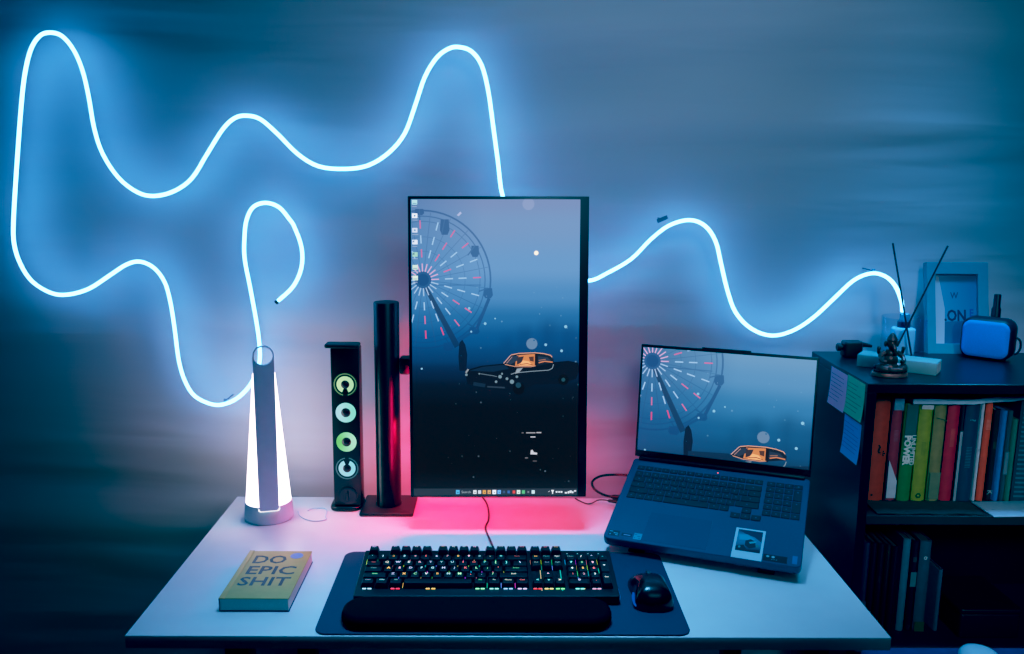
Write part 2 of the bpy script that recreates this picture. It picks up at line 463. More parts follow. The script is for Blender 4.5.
class Paint:
    """Paints flat shapes, in millimetres from the wheel's hub (y down), on a screen."""
    def __init__(self, mb, F, rect, bg, cv=None):
        cv = cv or S3
        self.mb, self.F, self.rect, self.bg, self.k = mb, F, rect, bg, 0
        self.cv = cv
    def background(self, nx=26, ny=52):
        x0, y0, x1, y1 = self.rect
        for i in range(nx):
            for j in range(ny):
                q = [(x0 + (x1 - x0) * a / nx, y0 + (y1 - y0) * b_ / ny) for a, b_ in ((i, j + 1), (i + 1, j + 1), (i + 1, j), (i, j))]
                self.mb.face([self.F(x, y, 0) for x, y in q], [self.cv(self.bg(x, y)) for x, y in q])
    def poly(self, pts, col, inc=True):
        pts = clip(list(pts), *self.rect)
        if len(pts) < 3: return
        if inc: self.k += 1
        h = 0.00002 + self.k * 0.000003
        c = [self.cv(col(x, y) if callable(col) else col) for x, y in pts]
        self.mb.face([self.F(x, y, h) for x, y in pts][::-1], c[::-1])
    def line(self, a, b, w, col, w2=None, inc=True):
        dx, dy = b[0] - a[0], b[1] - a[1]; l = math.hypot(dx, dy) or 1
        nx, ny = -dy / l / 2, dx / l / 2; w2 = w if w2 is None else w2
        self.poly([(a[0] + nx * w, a[1] + ny * w), (b[0] + nx * w2, b[1] + ny * w2), (b[0] - nx * w2, b[1] - ny * w2), (a[0] - nx * w, a[1] - ny * w)], col, inc)
    def disc(self, x, y, r, col, n=14, ry=None):
        ry = r if ry is None else ry
        self.poly([(x + r * math.cos(2 * PI * k / n), y + ry * math.sin(2 * PI * k / n)) for k in range(n)], col)
    def path(self, pts, w, col):
        self.k += 1
        for a, b in zip(pts, pts[1:]): self.line(a, b, w, col, None, False)
    def arc(self, r, a0, a1, w, col, n=40):
        self.path([(r * math.cos(R(a0 + (a1 - a0) * k / n)), r * math.sin(R(a0 + (a1 - a0) * k / n))) for k in range(n + 1)], w, col)

def mixc(a, b, t): return tuple(a[i] + (b[i] - a[i]) * t for i in range(3))

def wallpaper(p, dark=(6, 40, 74), car_body=True):
    """Ferris wheel in mist, an old estate car with a lit cabin below. Units: screen mm / 1.94 (hub at 0, 0)."""
    bg = p.bg
    def shade(t): return lambda x, y: mixc(bg(x, y), (12, 66, 120), t)
    # far frame of the wheel
    for r, w, t in ((67.5, 1.7, 0.42), (62, 1.1, 0.34), (57, 0.8, 0.24), (42, 0.6, 0.2), (28, 0.6, 0.2)):
        p.arc(r, -180, 180, w, shade(t), 60)
    for k in range(20):
        a = R(18 * k + 7)
        p.line((10 * math.cos(a), 10 * math.sin(a)), (66 * math.cos(a), 66 * math.sin(a)), 0.7, shade(0.22))
    # gondolas
    for gx, gy, w, h in ((22, -51.5, 8, 15), (52, -28, 7, 11), (65, 13, 8, 10), (51, 50, 9, 7), (25, 66, 9, 8), (-3, -66, 8, 6)):
        p.poly([(gx - w / 2, gy - h / 2), (gx + w / 2, gy - h / 2), (gx + w * 0.6, gy + h * 0.2), (gx + w * 0.35, gy + h / 2), (gx - w * 0.35, gy + h / 2), (gx - w * 0.6, gy + h * 0.2)], shade(0.5))
        p.line((gx, gy - h / 2), (gx * 0.86, gy * 0.86), 1.2, shade(0.4))
    p.line((52, 52), (66, 18), 3.2, shade(0.55)); p.line((30, 64), (54, 48), 2.6, shade(0.45)); p.line((8, 5), (58, 5), 1.0, shade(0.3))
    # the leg of the wheel and the figure at its foot
    p.line((2, 6), (34, 66), 4.2, lambda x, y: mixc(bg(x, y), (4, 40, 74), 0.55), 6.0)
    p.poly([(36, 62), (39, 59), (42, 64), (44, 74), (43, 90), (36, 90), (35, 76)], lambda x, y: mixc(bg(x, y), (3, 24, 46), 0.8))
    # hub
    p.disc(0, 0, 8.5, (38, 98, 150), 20); p.disc(0, 0, 6.0, (26, 84, 138), 18)
    rnd = random.Random(3)
    for k in range(20):
        a = 18 * k - 2.5; ca, sa = math.cos(R(a)), math.sin(R(a))
        up = sa < 0
        p.line((8.2 * ca, 8.2 * sa), (16 * ca, 16 * sa), 1.05, (214, 178, 214) if up else (168, 196, 226))
        for r0, i in ((22, 0), (35.5, 1), (50, 2)):
            pink = (i == 2 and k % 3 != 1) or (i == 1 and k % 3 == 2) or (up and i == 0 and k % 2)
            c = (208, 116, 166) if pink else (166, 200, 230)
            if i == 2 and 3 < k < 7: c = (222, 82, 142)
            p.line((r0 * ca, r0 * sa), ((r0 + 8.0) * ca, (r0 + 8.0) * sa), 1.2, c)
    # moon, drifting lights
    p.disc(113, -26.5, 2.9, (150, 172, 206), 16); p.disc(113, -26.5, 2.0, (250, 246, 232), 16)
    p.poly([(34, -63), (37.5, -66.5), (39, -65), (36, -62)], (180, 188, 220))
    p.disc(105, -74, 6, lambda x, y: mixc(bg(x, y), (176, 184, 214), 0.35), 18)
    p.disc(109, 63, 5.6, (104, 138, 172), 18)
    for k in range(60):
        x, y = rnd.uniform(18, 165), rnd.uniform(0, 205); r = rnd.choice((0.4, 0.5, 0.6, 0.9))
        p.disc(x, y, r, lambda x_, y_, s=rnd.uniform(0.15, 0.55): mixc(bg(x_, y_), (150, 190, 215), s), 6)
    for x, y, r in ((62, 43, 1.4), (46, 28, 1.3), (48, 51, 1.0), (123, 64, 1.4), (139, 70, 1.4), (72, 38, 0.8), (143, 46, 1.6), (-2, 88, 1)):
        p.disc(x, y, r, (140, 196, 222), 8)
    # car
    if car_body:
        body = (3, 22, 40)
        p.poly([(42, 93), (44, 89), (58, 85), (78, 83), (90, 82), (112, 83), (146, 80), (156, 82), (157, 90), (154, 98), (140, 103), (112, 104), (96, 111), (84, 108), (60, 107), (44, 103)], body)
        p.poly([(46, 90), (60, 86), (82, 84), (86, 88), (70, 91)], (8, 44, 72))
        p.disc(96, 108, 6, (3, 14, 26), 14); p.disc(95.5, 104.5, 2.8, (24, 70, 92), 12); p.disc(141, 99, 5.5, (3, 16, 28), 14); p.disc(141, 99, 2, (30, 80, 96), 10)
        p.line((50, 103), (62, 105), 3.6, (14, 46, 70)); p.line((64, 106), (82, 107), 1.5, (40, 64, 84))
        p.path([(42.5, 92), (45, 88.5)], 1.6, (150, 160, 168))
        for x, y, r in ((43, 94, 1.3), (77, 96, 1.8), (79, 93, 1.0), (84, 98, 1.4), (89, 101, 2.2), (73, 101, 1.3), (56, 93, 0.8), (94, 96, 1.3)):
            p.disc(x, y, r, (120, 150, 165), 9)
        p.path([(57, 93), (70, 95), (74, 96)], 0.7, (96, 120, 136))
    p.poly([(80, 83), (87.5, 74.5), (94, 72.6), (112, 72.2), (126, 74.0), (131, 78), (131, 82), (108, 86.5), (92, 86)], (12, 36, 56))
    p.poly([(94, 74.5), (112, 73.2), (112, 85.2), (92, 85)], (214, 138, 88))
    p.poly([(82.5, 82), (88.5, 75.5), (96, 74.8), (94, 80), (88, 83.5)], (38, 60, 84))
    p.poly([(94, 76.5), (101, 75.5), (99, 81.5), (94, 84)], (52, 50, 62)); p.poly([(106, 76), (111, 75.6), (111, 81), (107, 80)], (84, 58, 56))
    p.poly([(96, 85), (100, 79.5), (106, 80.5), (110, 84.8)], (240, 184, 130)); p.path([(97, 83.8), (104, 82.8), (110, 84.2)], 0.7, (90, 52, 40))
    p.poly([(115.5, 75.5), (125, 76.6), (128.5, 80), (115.5, 82)], (34, 58, 82)); p.path([(116, 82), (122, 80.5), (130, 81.4)], 1.0, (214, 140, 100)); p.path([(116, 79.6), (123, 78.6)], 0.7, (170, 120, 100))
    p.line((113.6, 72.5), (113.6, 86), 2.2, (14, 24, 38))
    p.path([(80.6, 82.6), (87.8, 74.4)], 0.8, (206, 170, 166)); p.path([(83.6, 82.6), (89.2, 76)], 0.5, (190, 150, 150))
    p.path([(88, 74.2), (96, 72.6), (112, 72.0), (121, 72.8), (128, 74.6), (129.4, 76.4)], 0.7, (226, 178, 144))
    p.path([(82, 83.6), (92, 85.8), (108, 86.0), (113, 85)], 0.6, (214, 164, 138))
    p.path([(88, 93.6), (92, 92.2), (108, 90.6), (126, 89.4), (129.8, 87.5), (131, 83.5)], 0.6, (140, 164, 180))
    p.poly([(94, 88), (100, 87), (96, 92), (92, 93)], (150, 164, 176))

# ================================================================== upright monitor
MW, MH = 0.351, 0.5965
MM = Matrix.Translation((-0.0203, 0.410, 0.814)) @ Matrix.Rotation(-R(3.9), 4, 'X') @ Matrix.Rotation(-R(0.4), 4, 'Y')
mon = thing('monitor', 'tall monitor turned upright, showing a ferris wheel and an old car', 'monitor', M=MM)
bez = mat('monitor_black', (12, 13, 17), 0.38, vary=0.05)
mb = MB(); mb.M = MM
mb.box((-MW / 2, 0.0, 0), (MW / 2, 0.014, MH), 0.0012)
part(mb, 'bezel', bez, mon)
mb = MB(); mb.M = MM
mb.box((-MW / 2 + 0.012, 0.0142, 0.012), (MW / 2 - 0.012, 0.030, MH - 0.012), 0.008)
mb.box((-0.075, 0.030, 0.12), (0.075, 0.050, 0.47), 0.010)
part(mb, 'back_shell', bez, mon)
SX0, SX1, SZ0, SZ1 = -MW / 2 + 0.0058, MW / 2 - 0.0172, 0.0032, MH - 0.0058
px2m = (SX1 - SX0) / 168.0
# picture frame: screen spans x -11.5..156.5 and y -78.5..(bottom) around the hub
X0, Y0 = -11.5, -78.5
X1, Y1 = 156.5, Y0 + (SZ1 - SZ0) / ((SZ1 - SZ0) / 295.5)
def Fm(x, y, h): return (SX0 + (x - X0) / (X1 - X0) * (SX1 - SX0), -0.0004 - h, SZ1 - (y - Y0) / (Y1 - Y0) * (SZ1 - SZ0))
mstops = [(-80, (124, 146, 188)), (-55, (120, 154, 196)), (-12, (108, 156, 202)), (16, (78, 140, 192)), (38, (32, 112, 168)), (58, (4, 88, 146)), (76, (3, 68, 118)), (92, (2, 40, 74)), (108, (1, 23, 42)), (130, (1, 14, 27)), (188, (1, 12, 22)), (218, (2, 30, 46))]
def mon_bg(x, y):
    c = ramp(mstops, y)
    t = max(0, min(1, (60 - x) / 90)) * max(0, min(1, (70 - y) / 90))
    c = mixc(c, (40, 108, 168), 0.45 * t)
    if 34 < y < 74:   # firs in the mist
        for tx, w, top in ((102, 12, 40), (126, 15, 34), (146, 12, 38), (84, 10, 50), (160, 12, 46)):
            k = max(0, 1 - abs(x - tx) / w) * max(0, min(1, (y - top) / 14)) * max(0, min(1, (74 - y) / 10))
            c = mixc(c, (4, 66, 116), 0.55 * k)
    return c
mb = MB(); mb.M = MM
pm = Paint(mb, Fm, (X0, Y0, X1, Y1), mon_bg)
pm.background()
wallpaper(pm)
scr = part(mb, 'screen', painted('screen_light', 1.0, 0.3), mon, smooth=False)
mb = MB(); mb.M = MM
pi_ = Paint(mb, lambda x, y, h: Fm(x, y, h + 0.0016), (X0, Y0, X1, Y1), mon_bg)
for k, (y, c) in enumerate(((-75, (190, 226, 232)), (-62, (236, 240, 246)), (-48, (214, 222, 240)), (-36.5, (226, 232, 244)), (-24.5, (170, 214, 200)), (-12, (214, 232, 224)), (-1.5, (222, 236, 228)))):
    w = 2.6
    pi_.poly([(-10.2, y - w), (-5, y - w), (-5, y + w * 0.7), (-10.2, y + w * 0.7)], c)
    if k in (1, 2): pi_.disc(-7.6, y - 0.4, 1.0, (110, 150, 190), 10)
    if k in (3, 4): pi_.poly([(-10.2, y - 0.4), (-8.2, y - w), (-8.2, y)], (90, 120, 150))
    if k in (0, 5, 6): pi_.line((-9.6, y + 0.6), (-5.6, y + 0.6), 0.7, (70, 130, 170))
    pi_.line((-10.2, y + 3.8), (-5.4 + (k % 3) * 0.6, y + 3.8), 0.7, (160, 178, 206))
part(mb, 'desktop_icon', painted('icon_light', 1.0), scr, smooth=False)
mb = MB(); mb.M = MM
pt = Paint(mb, lambda x, y, h: Fm(x, y, h + 0.0016), (X0, Y0, X1, Y1), mon_bg)
TB = Y1 - 7.4
pt.poly([(X0, TB), (X1, TB), (X1, Y1), (X0, Y1)], (38, 58, 74))
ym = TB + 3.6
for x, c, w in ((33.8, (90, 190, 232), 2.6), (51.3, (226, 230, 236), 2.4), (56.1, (214, 220, 230), 2.2), (61, (226, 176, 96), 2.4), (66, (222, 178, 120), 2.4), (71.2, (240, 244, 248), 2.6), (76.2, (120, 190, 240), 2.4), (81.1, (60, 96, 140), 1.6), (85.9, (60, 110, 180), 1.8), (91.3, (226, 84, 84), 1.8), (96, (226, 240, 236), 2.4), (101, (96, 196, 140), 2.2), (106, (130, 140, 156), 1.2), (111, (210, 230, 236), 2.2)):
    pt.poly([(x - w * 0.7, ym - w * 0.8), (x + w * 0.7, ym - w * 0.8), (x + w * 0.7, ym + w * 0.8), (x - w * 0.7, ym + w * 0.8)], c)
    if w > 2.3: pt.poly([(x - w * 0.3, ym - w * 0.1), (x + w * 0.4, ym - w * 0.1), (x + w * 0.4, ym + w * 0.4), (x - w * 0.3, ym + w * 0.4)], mixc(c, (40, 60, 90), 0.45))
pt.poly([(129.4, ym - 2), (132.4, ym - 2), (131.4, ym + 0.2), (131.4, ym + 2), (130.4, ym + 2), (130.4, ym + 0.2)], (232, 236, 240))
def write(p, s, x, y, size, col, align='CENTER', bold=0.0):
    p.k += 1
    for q in text(s, size, align, bold): p.poly([(x + a, y - b_) for a, b_ in q], col, False)
write(pt, 'Search', 42.4, ym, 3.6, (170, 184, 196))
for x_, y_, w_, h_ in ((135, ym, 1.8, 1.6), (137.6, ym, 1.6, 1.5), (140, ym, 1.8, 1.7), (144.6, ym + 0.9, 2.2, 1.5), (147.2, ym + 0.4, 1.6, 2.2), (149.4, ym - 0.2, 2.2, 2.4), (151.6, ym + 0.4, 1.4, 1.8)):
    pt.poly([(x_ - w_ / 2, y_ - h_ / 2), (x_ + w_ / 2, y_ - h_ / 2), (x_ + w_ / 2, y_ + h_ / 2), (x_ - w_ / 2, y_ + h_ / 2)], (224, 230, 236))
pt.line((126.5, ym), (128, ym - 1), 0.6, (200, 206, 214)); pt.line((153, ym - 1), (155, ym - 1), 1.2, (226, 230, 236))
part(mb, 'taskbar', painted('icon_light', 1.0), scr, smooth=False)
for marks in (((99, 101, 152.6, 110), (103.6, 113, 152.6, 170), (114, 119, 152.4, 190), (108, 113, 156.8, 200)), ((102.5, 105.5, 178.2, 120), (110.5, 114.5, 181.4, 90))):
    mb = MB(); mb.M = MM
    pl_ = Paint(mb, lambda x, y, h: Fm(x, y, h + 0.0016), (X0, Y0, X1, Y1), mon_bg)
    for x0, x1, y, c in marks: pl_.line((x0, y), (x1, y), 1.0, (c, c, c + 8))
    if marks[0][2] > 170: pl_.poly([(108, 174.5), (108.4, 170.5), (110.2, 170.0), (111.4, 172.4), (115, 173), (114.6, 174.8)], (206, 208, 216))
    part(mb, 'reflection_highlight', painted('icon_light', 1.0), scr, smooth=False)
# rear light bar of the monitor
mb = MB(); mb.M = MM; mb.box((-0.170, 0.0305, 0.040), (-0.158, 0.036, 0.22), 0.002)
part(mb, 'rear_light', glow('rear_red', (1.0, 0.006, 0.12), 80.0), mon)
# ================================================================== laptop on its stand
YAW = R(-21.3)
ML = Matrix.Translation((0.180, 0.314, 0.774)) @ Matrix.Rotation(YAW, 4, 'Z') @ Matrix.Rotation(R(16.85), 4, 'X')
LW, LD, LH = 0.3606, 0.2656, 0.2462
lap = thing('laptop', 'open dark blue-grey laptop tilted on a stand, showing the same wheel and car', 'laptop', M=ML)
deckm = mat('laptop_metal', (58, 74, 98), 0.40, 0.25, 0.04, 200)
mb = MB(); mb.M = ML
mb.stack(rrect(LW / 2, LD / 2 - 0.002, LW, LD + 0.004, 0.010), [(0.004, -0.0195), (0.0012, -0.0165), (0, -0.012), (0, -0.0010), (0.0010, 0)])
part(mb, 'deck', deckm, lap)
mb = MB(); mb.M = ML
mb.box((0.0725, 0.004, 0.0001), (0.193, 0.090, 0.0004), 0.0001, 1)
part(mb, 'touchpad', mat('touchpad', (50, 66, 90), 0.30, 0.2, 0.03, 200), lap)
# keys: six rows and a number block, sunk pattern in one mesh
keym = mat('laptop_key', (9, 13, 21), 0.5)
mb = MB(); mb.M = ML
KL = MB(); KL.M = ML; lcol = (0.030, 0.050, 0.075)
rows = [(0.232, 0.0135, [1] * 15), (0.2105, 0.0175, [1] * 13 + [2]), (0.1915, 0.0175, [1.5] + [1] * 12 + [1.5]), (0.1725, 0.0175, [1.8] + [1] * 11 + [2.2]), (0.1535, 0.0175, [2.3] + [1] * 10 + [2.7]), (0.1345, 0.0175, [1.1, 1, 1, 1.2, 5.2, 1.2, 1.1])]
for y, hgt, ws in rows:
    u = 0.2585 / 15.0; x = 0.014; tot = sum(ws); u = (0.2585 if y > 0.14 else 0.204) / tot
    for w in ws:
        mb.box((x + 0.0009, y - hgt / 2, 0.0002), (x + w * u - 0.0009, y + hgt / 2, 0.0016), 0.0008, 1)
        KL.box((x + w * u * 0.5 - 0.0016, y - 0.0010, 0.0016), (x + w * u * 0.5 + 0.0010, y + 0.0018, 0.00172)); x += w * u
for x, y in ((0.2505, 0.1345), (0.2505, 0.1165), (0.2310, 0.1165), (0.2700, 0.1165)):
    mb.box((x - 0.0088, y - 0.0080, 0.0002), (x + 0.0088, y + 0.0080, 0.0016), 0.0008, 1)
    KL.box((x - 0.0014, y - 0.0014, 0.0016), (x + 0.0014, y + 0.0014, 0.00172))
for r_ in range(6):
    for c_ in range(4):
        if (r_ == 4 and c_ == 3) or (r_ == 2 and c_ == 3): continue
        x = 0.2795 + c_ * 0.0176; y = 0.232 - r_ * 0.0192 if r_ else 0.232
        w = 0.0160
        y1_ = y - (0.0192 if (r_ in (1, 3) and c_ == 3) else 0)
        mb.box((x, y1_ - 0.0080, 0.0002), (x + w, y + (0.0067 if r_ == 0 else 0.0080), 0.0016), 0.0008, 1)
        KL.box((x + 0.0066, y - 0.0014, 0.0016), (x + 0.0094, y + 0.0014, 0.00172))
kbp = part(mb, 'keyboard_keys', keym, lap)
part(KL, 'legend_print', mat('laptop_legend', (66, 92, 116), 0.5), kbp)
mb = MB(); mb.M = ML; mb.lathe([(0.0018, 0.0001), (0.0018, 0.0006), (0.0008, 0.0010)], (0.1795, 0.2475, 0), 12)
part(mb, 'power_light', glow('laptop_red', (1.0, 0.10, 0.12), 2.0), lap)
for xc, w, hh, c, ic in ((0.0185, 0.021, 0.016, (24, 34, 44), (130, 160, 176)), (0.0430, 0.020, 0.008, (40, 30, 48), (150, 140, 170)), (0.0640, 0.015, 0.018, (60, 140, 160), (24, 100, 124))):
    mb = MB(); mb.M = ML; mb.box((xc - w / 2, 0.0125 - hh / 2, 0.0001), (xc + w / 2, 0.0125 + hh / 2, 0.0003))
    st = part(mb, 'sticker', mat('sticker_%d' % int(xc * 1e4), c, 0.4), lap)
    mb = MB(); mb.M = ML
    if hh > 0.01:
        for dx, dy, ww, h2 in ((-0.30, 0.28, 0.30, 0.12), (0.15, 0.02, 0.40, 0.14), (-0.34, -0.25, 0.12, 0.22), (0.26, -0.28, 0.24, 0.12)):
            mb.box((xc + (dx - ww / 2) * w, 0.0125 + (dy - h2 / 2) * hh, 0.0003), (xc + (dx + ww / 2) * w, 0.0125 + (dy + h2 / 2) * hh, 0.0004))
    else: mb.box((xc - 0.3 * w, 0.0108, 0.0003), (xc + 0.36 * w, 0.0132, 0.0004))
    part(mb, 'logo_print', mat('sticker_ink_%d' % int(xc * 1e4), ic, 0.5), st, smooth=False)
mb = MB(); mb.M = ML; mb.box((0.2945, 0.0005, 0.0001), (0.3360, 0.0185, 0.0003))
st = part(mb, 'sticker', mat('sticker_black', (12, 16, 24), 0.35), lap)
mb = MB(); mb.M = ML
mb.lathe([(0.0028, 0.0003), (0.0028, 0.0005), (0.001, 0.0005)], (0.3020, 0.0130, 0), 12); mb.lathe([(0.0030, 0.0003), (0.0030, 0.0005), (0.001, 0.0005)], (0.3115, 0.0128, 0), 12)
for k in range(3): mb.box((0.3085 + k * 0.004, 0.0055, 0.0003), (0.3108 + k * 0.004, 0.0065, 0.0005))
part(mb, 'lettering', mat('sticker_white', (150, 168, 176), 0.5), st)
mb = MB(); mb.M = ML; mb.box((0.3445, 0.003, 0.0001), (0.3530, 0.0245, 0.0003))
part(mb, 'sticker', mat('sticker_pale', (74, 108, 150), 0.4), lap)
# lid
LID = ML @ Matrix.Translation((0, LD, 0.0)) @ Matrix.Rotation(R(83.05 - 16.85 - 90), 4, 'X')
mb = MB(); mb.M = LID
mb.box((0, 0.0002, 0.004), (LW, 0.0075, LH), 0.0018)
lid = part(mb, 'lid', mat('laptop_bezel', (11, 13, 18), 0.4), lap)
mb = MB(); mb.M = LID
mb.box((0.010, -0.0075, -0.004), (LW - 0.010, 0.0076, 0.0055), 0.003)
part(mb, 'hinge', mat('laptop_hinge', (14, 17, 24), 0.4), lid)
mb = MB(); mb.M = LID; mb.box((0.128, 0.0003, LH - 0.0005), (0.228, 0.0074, LH + 0.0030), 0.0012)
part(mb, 'camera_bar', mat('laptop_bezel', (11, 13, 18), 0.4), lid)
lx0, lx1, lz0, lz1 = 0.0048, LW - 0.0042, 0.0185, LH - 0.0058
q0, r0_ = -9.6, -13.0
q1 = q0 + 161.0; r1_ = r0_ + 161.0 * (lz1 - lz0) / (lx1 - lx0)
def Fl(x, y, h): return (lx0 + (x - q0) / (q1 - q0) * (lx1 - lx0), 0.0001 - h, lz1 - (y - r0_) / (r1_ - r0_) * (lz1 - lz0))
def lap_bg(x, y):
    c = ramp([(-14, (112, 158, 196)), (10, (94, 150, 194)), (36, (52, 128, 178)), (60, (18, 100, 150)), (78, (8, 82, 128)), (90, (8, 64, 100))], y)
    c = mixc(c, (28, 88, 142), 0.55 * max(0, min(1, (80 - x) / 90)))
    if 24 < y < 80:
        for tx, w, top in ((102, 14, 40), (130, 17, 34), (150, 13, 40), (84, 10, 50)):
            k = max(0, 1 - abs(x - tx) / w) * max(0, min(1, (y - top) / 14))
            c = mixc(c, (10, 76, 120), 0.5 * k)
    return c
mb = MB(); mb.M = LID
pw = Paint(mb, Fl, (q0, r0_, q1, r1_), lap_bg)
pw.background(30, 20); wallpaper(pw, car_body=False)
pw.poly([(40, 84), (78, 82), (92, 88), (130, 88), (160, 84), (164, 92), (40, 92)], lambda x, y: mixc(lap_bg(x, y), (4, 34, 58), 0.55))
part(mb, 'screen', painted('screen_light', 1.0, 0.3), lid, smooth=False)

# stand under the laptop
W2 = Matrix.Translation((0.180, 0.314, DZ)) @ Matrix.Rotation(YAW, 4, 'Z')
lst = thing('laptop_stand', 'low black sloped stand underneath the laptop', 'laptop stand', M=W2)
sm = mat('stand_black', (12, 13, 16), 0.5)
for x in (0.045, 0.285):
    mb = MB(); mb.M = W2
    mb.box((x, 0.020, 0.0004), (x + 0.03, 0.235, 0.006), 0.001)
    mb.M = ML; mb.box((x, 0.010, -0.026), (x + 0.03, 0.245, -0.0205), 0.001)
    mb.M = W2
    mb.loft([[(x + 0.002, 0.215, 0.006), (x + 0.028, 0.215, 0.006), (x + 0.028, 0.222, 0.006), (x + 0.002, 0.222, 0.006)], [(x + 0.002, 0.223, 0.070), (x + 0.028, 0.223, 0.070), (x + 0.028, 0.230, 0.072), (x + 0.002, 0.230, 0.072)]])
    mb.loft([[(x + 0.002, 0.020, 0.006), (x + 0.028, 0.020, 0.006), (x + 0.028, 0.028, 0.006), (x + 0.002, 0.028, 0.006)], [(x + 0.002, 0.020, 0.012), (x + 0.028, 0.020, 0.012), (x + 0.028, 0.028, 0.0145), (x + 0.002, 0.028, 0.0145)]])
    part(mb, 'arm', sm, lst)
mb = MB(); mb.M = W2; mb.box((0.075, 0.15, 0.0005), (0.285, 0.18, 0.005), 0.001)
part(mb, 'crossbar', sm, lst)

# small print lying on the laptop
mb = MB(); mb.M = ML; mb.box((0.2385, -0.0045, 0.0006), (0.2925, 0.0810, 0.0010))
pr = thing('instant_photo', 'small white-bordered photo print lying on the laptop palm rest', 'photo', M=ML @ Matrix.Translation((0.2655, 0.038, 0.0006)))
part(mb, 'border', mat('print_border', (176, 206, 216), 0.5, vary=0.02), pr)
mb = MB(); mb.M = ML
ix0, ix1, iy0, iy1 = 0.2435, 0.2878, 0.016, 0.0765
Fp = lambda x, y, h: (ix0 + x * (ix1 - ix0), iy0 + (1 - y) * (iy1 - iy0), 0.00115 + h)
pp = Paint(mb, Fp, (0, 0, 1, 1), lambda x, y: ramp([(0, (20, 52, 74)), (0.25, (70, 130, 154)), (0.6, (60, 116, 140)), (1, (14, 34, 48))], y), L3)
pp.background(8, 10)
pp.poly([(0, 0.02), (1, 0.02), (1, 0.5), (0.7, 0.3), (0.3, 0.18)], (12, 40, 62)); pp.poly([(0.05, 0.25), (0.4, 0.2), (0.75, 0.42), (0.5, 0.45), (0.1, 0.5)], (96, 156, 176))
pp.poly([(0.35, 0.5), (0.55, 0.4), (0.75, 0.5), (0.8, 0.75), (0.55, 0.85), (0.35, 0.72)], (10, 26, 38)); pp.poly([(0.5, 0.55), (0.8, 0.46), (0.78, 0.54), (0.55, 0.62)], (110, 164, 170))
pp.poly([(0.0, 0.8), (0.3, 0.7), (0.45, 0.9), (1, 0.85), (1, 1), (0, 1)], (8, 22, 34)); pp.disc(0.15, 0.82, 0.05, (120, 150, 150)); pp.disc(0.85, 0.68, 0.06, (60, 120, 110))
part(mb, 'picture', printed('print_ink', 0.4), pr, smooth=False)

# cables by the laptop
mb = MB(); mb.tube(catmull([(0.262, 0.583, 0.800), (0.235, 0.600, 0.795), (0.205, 0.598, 0.792), (0.186, 0.580, 0.786), (0.188, 0.560, 0.777), (0.205, 0.545, 0.770), (0.225, 0.535, 0.768)], 6), 0.0028, 8)
mb.tube([(0.222, 0.536, 0.768), (0.228, 0.5335, 0.768), (0.250, 0.526, 0.769), (0.252, 0.525, 0.769)], [0.003, 0.0055, 0.0055, 0.003], 10)
solo(mb, 'power_cable', black, 'thick black cable looping up beside the laptop to its plug', 'cable')
mb = MB(); mb.tube(catmull([(0.150, 0.594, DZ + 0.002), (0.158, 0.580, DZ + 0.002), (0.172, 0.562, DZ + 0.002), (0.184, 0.562, DZ + 0.003), (0.198, 0.572, DZ + 0.006), (0.212, 0.566, DZ + 0.009), (0.226, 0.552, DZ + 0.012)], 6), 0.0013, 6)
mb.tube([(0.218, 0.560, DZ + 0.010), (0.222, 0.556, DZ + 0.011), (0.243, 0.540, DZ + 0.014)], [0.0016, 0.004, 0.0045], 8)
solo(mb, 'thin_cable', black, 'thin dark cable running from behind the monitor to the laptop stand', 'cable')

# ================================================================== desk mat, keyboard, wrist rest, mouse
mb = MB(); mb.stack(rrect(-0.0112, 0.1545, 0.594, 0.304, 0.020, 8), roundprof(DZ + 0.0002, DZ + 0.0032, 0.0008))
solo(mb, 'desk_mat', mat('mat_slate', (30, 48, 72), 0.75, vary=0.08, scale=400, bump=0.2), 'dark slate desk mat with rounded corners under the keyboard', 'desk mat')
MZ = DZ + 0.0034
KX, KY, KW, KD = -0.0380, 0.0965, 0.4455, 0.150
KM = Matrix.Translation((KX, KY, MZ)) @ Matrix.Rotation(R(0.4), 4, 'Z') @ Matrix.Rotation(R(5.6), 4, 'X')
kb = thing('keyboard', 'black full-size keyboard with rainbow-lit keys', 'keyboard', M=KM)
mb = MB(); mb.M = KM
mb.stack(rrect(0, KD / 2, KW, KD, 0.004), roundprof(0.0006, 0.0165, 0.0018))
part(mb, 'case', mat('keyboard_case', (9, 12, 17), 0.45, spec=0.3), kb)
for x in (-0.18, 0.18):
    mb = MB(); mb.M = Matrix.Translation((KX, KY, MZ)) @ Matrix.Rotation(R(0.4), 4, 'Z'); mb.box((x - 0.012, 0.128, 0.0003), (x + 0.012, 0.142, 0.0128), 0.001)
    part(mb, 'foot', black, kb)
U = 0.01905; K0 = -0.2143
G = None
N1 = [('Esc', 1), (G, 1), ('F1', 1), ('F2', 1), ('F3', 1), ('F4', 1), (G, .5), ('F5', 1), ('F6', 1), ('F7', 1), ('F8', 1), (G, .5), ('F9', 1), ('F10', 1), ('F11', 1), ('F12', 1), (G, .25), ('Prt', 1), ('Scr', 1), ('Pse', 1)]
def keys(s): return [(c, 1) for c in s]
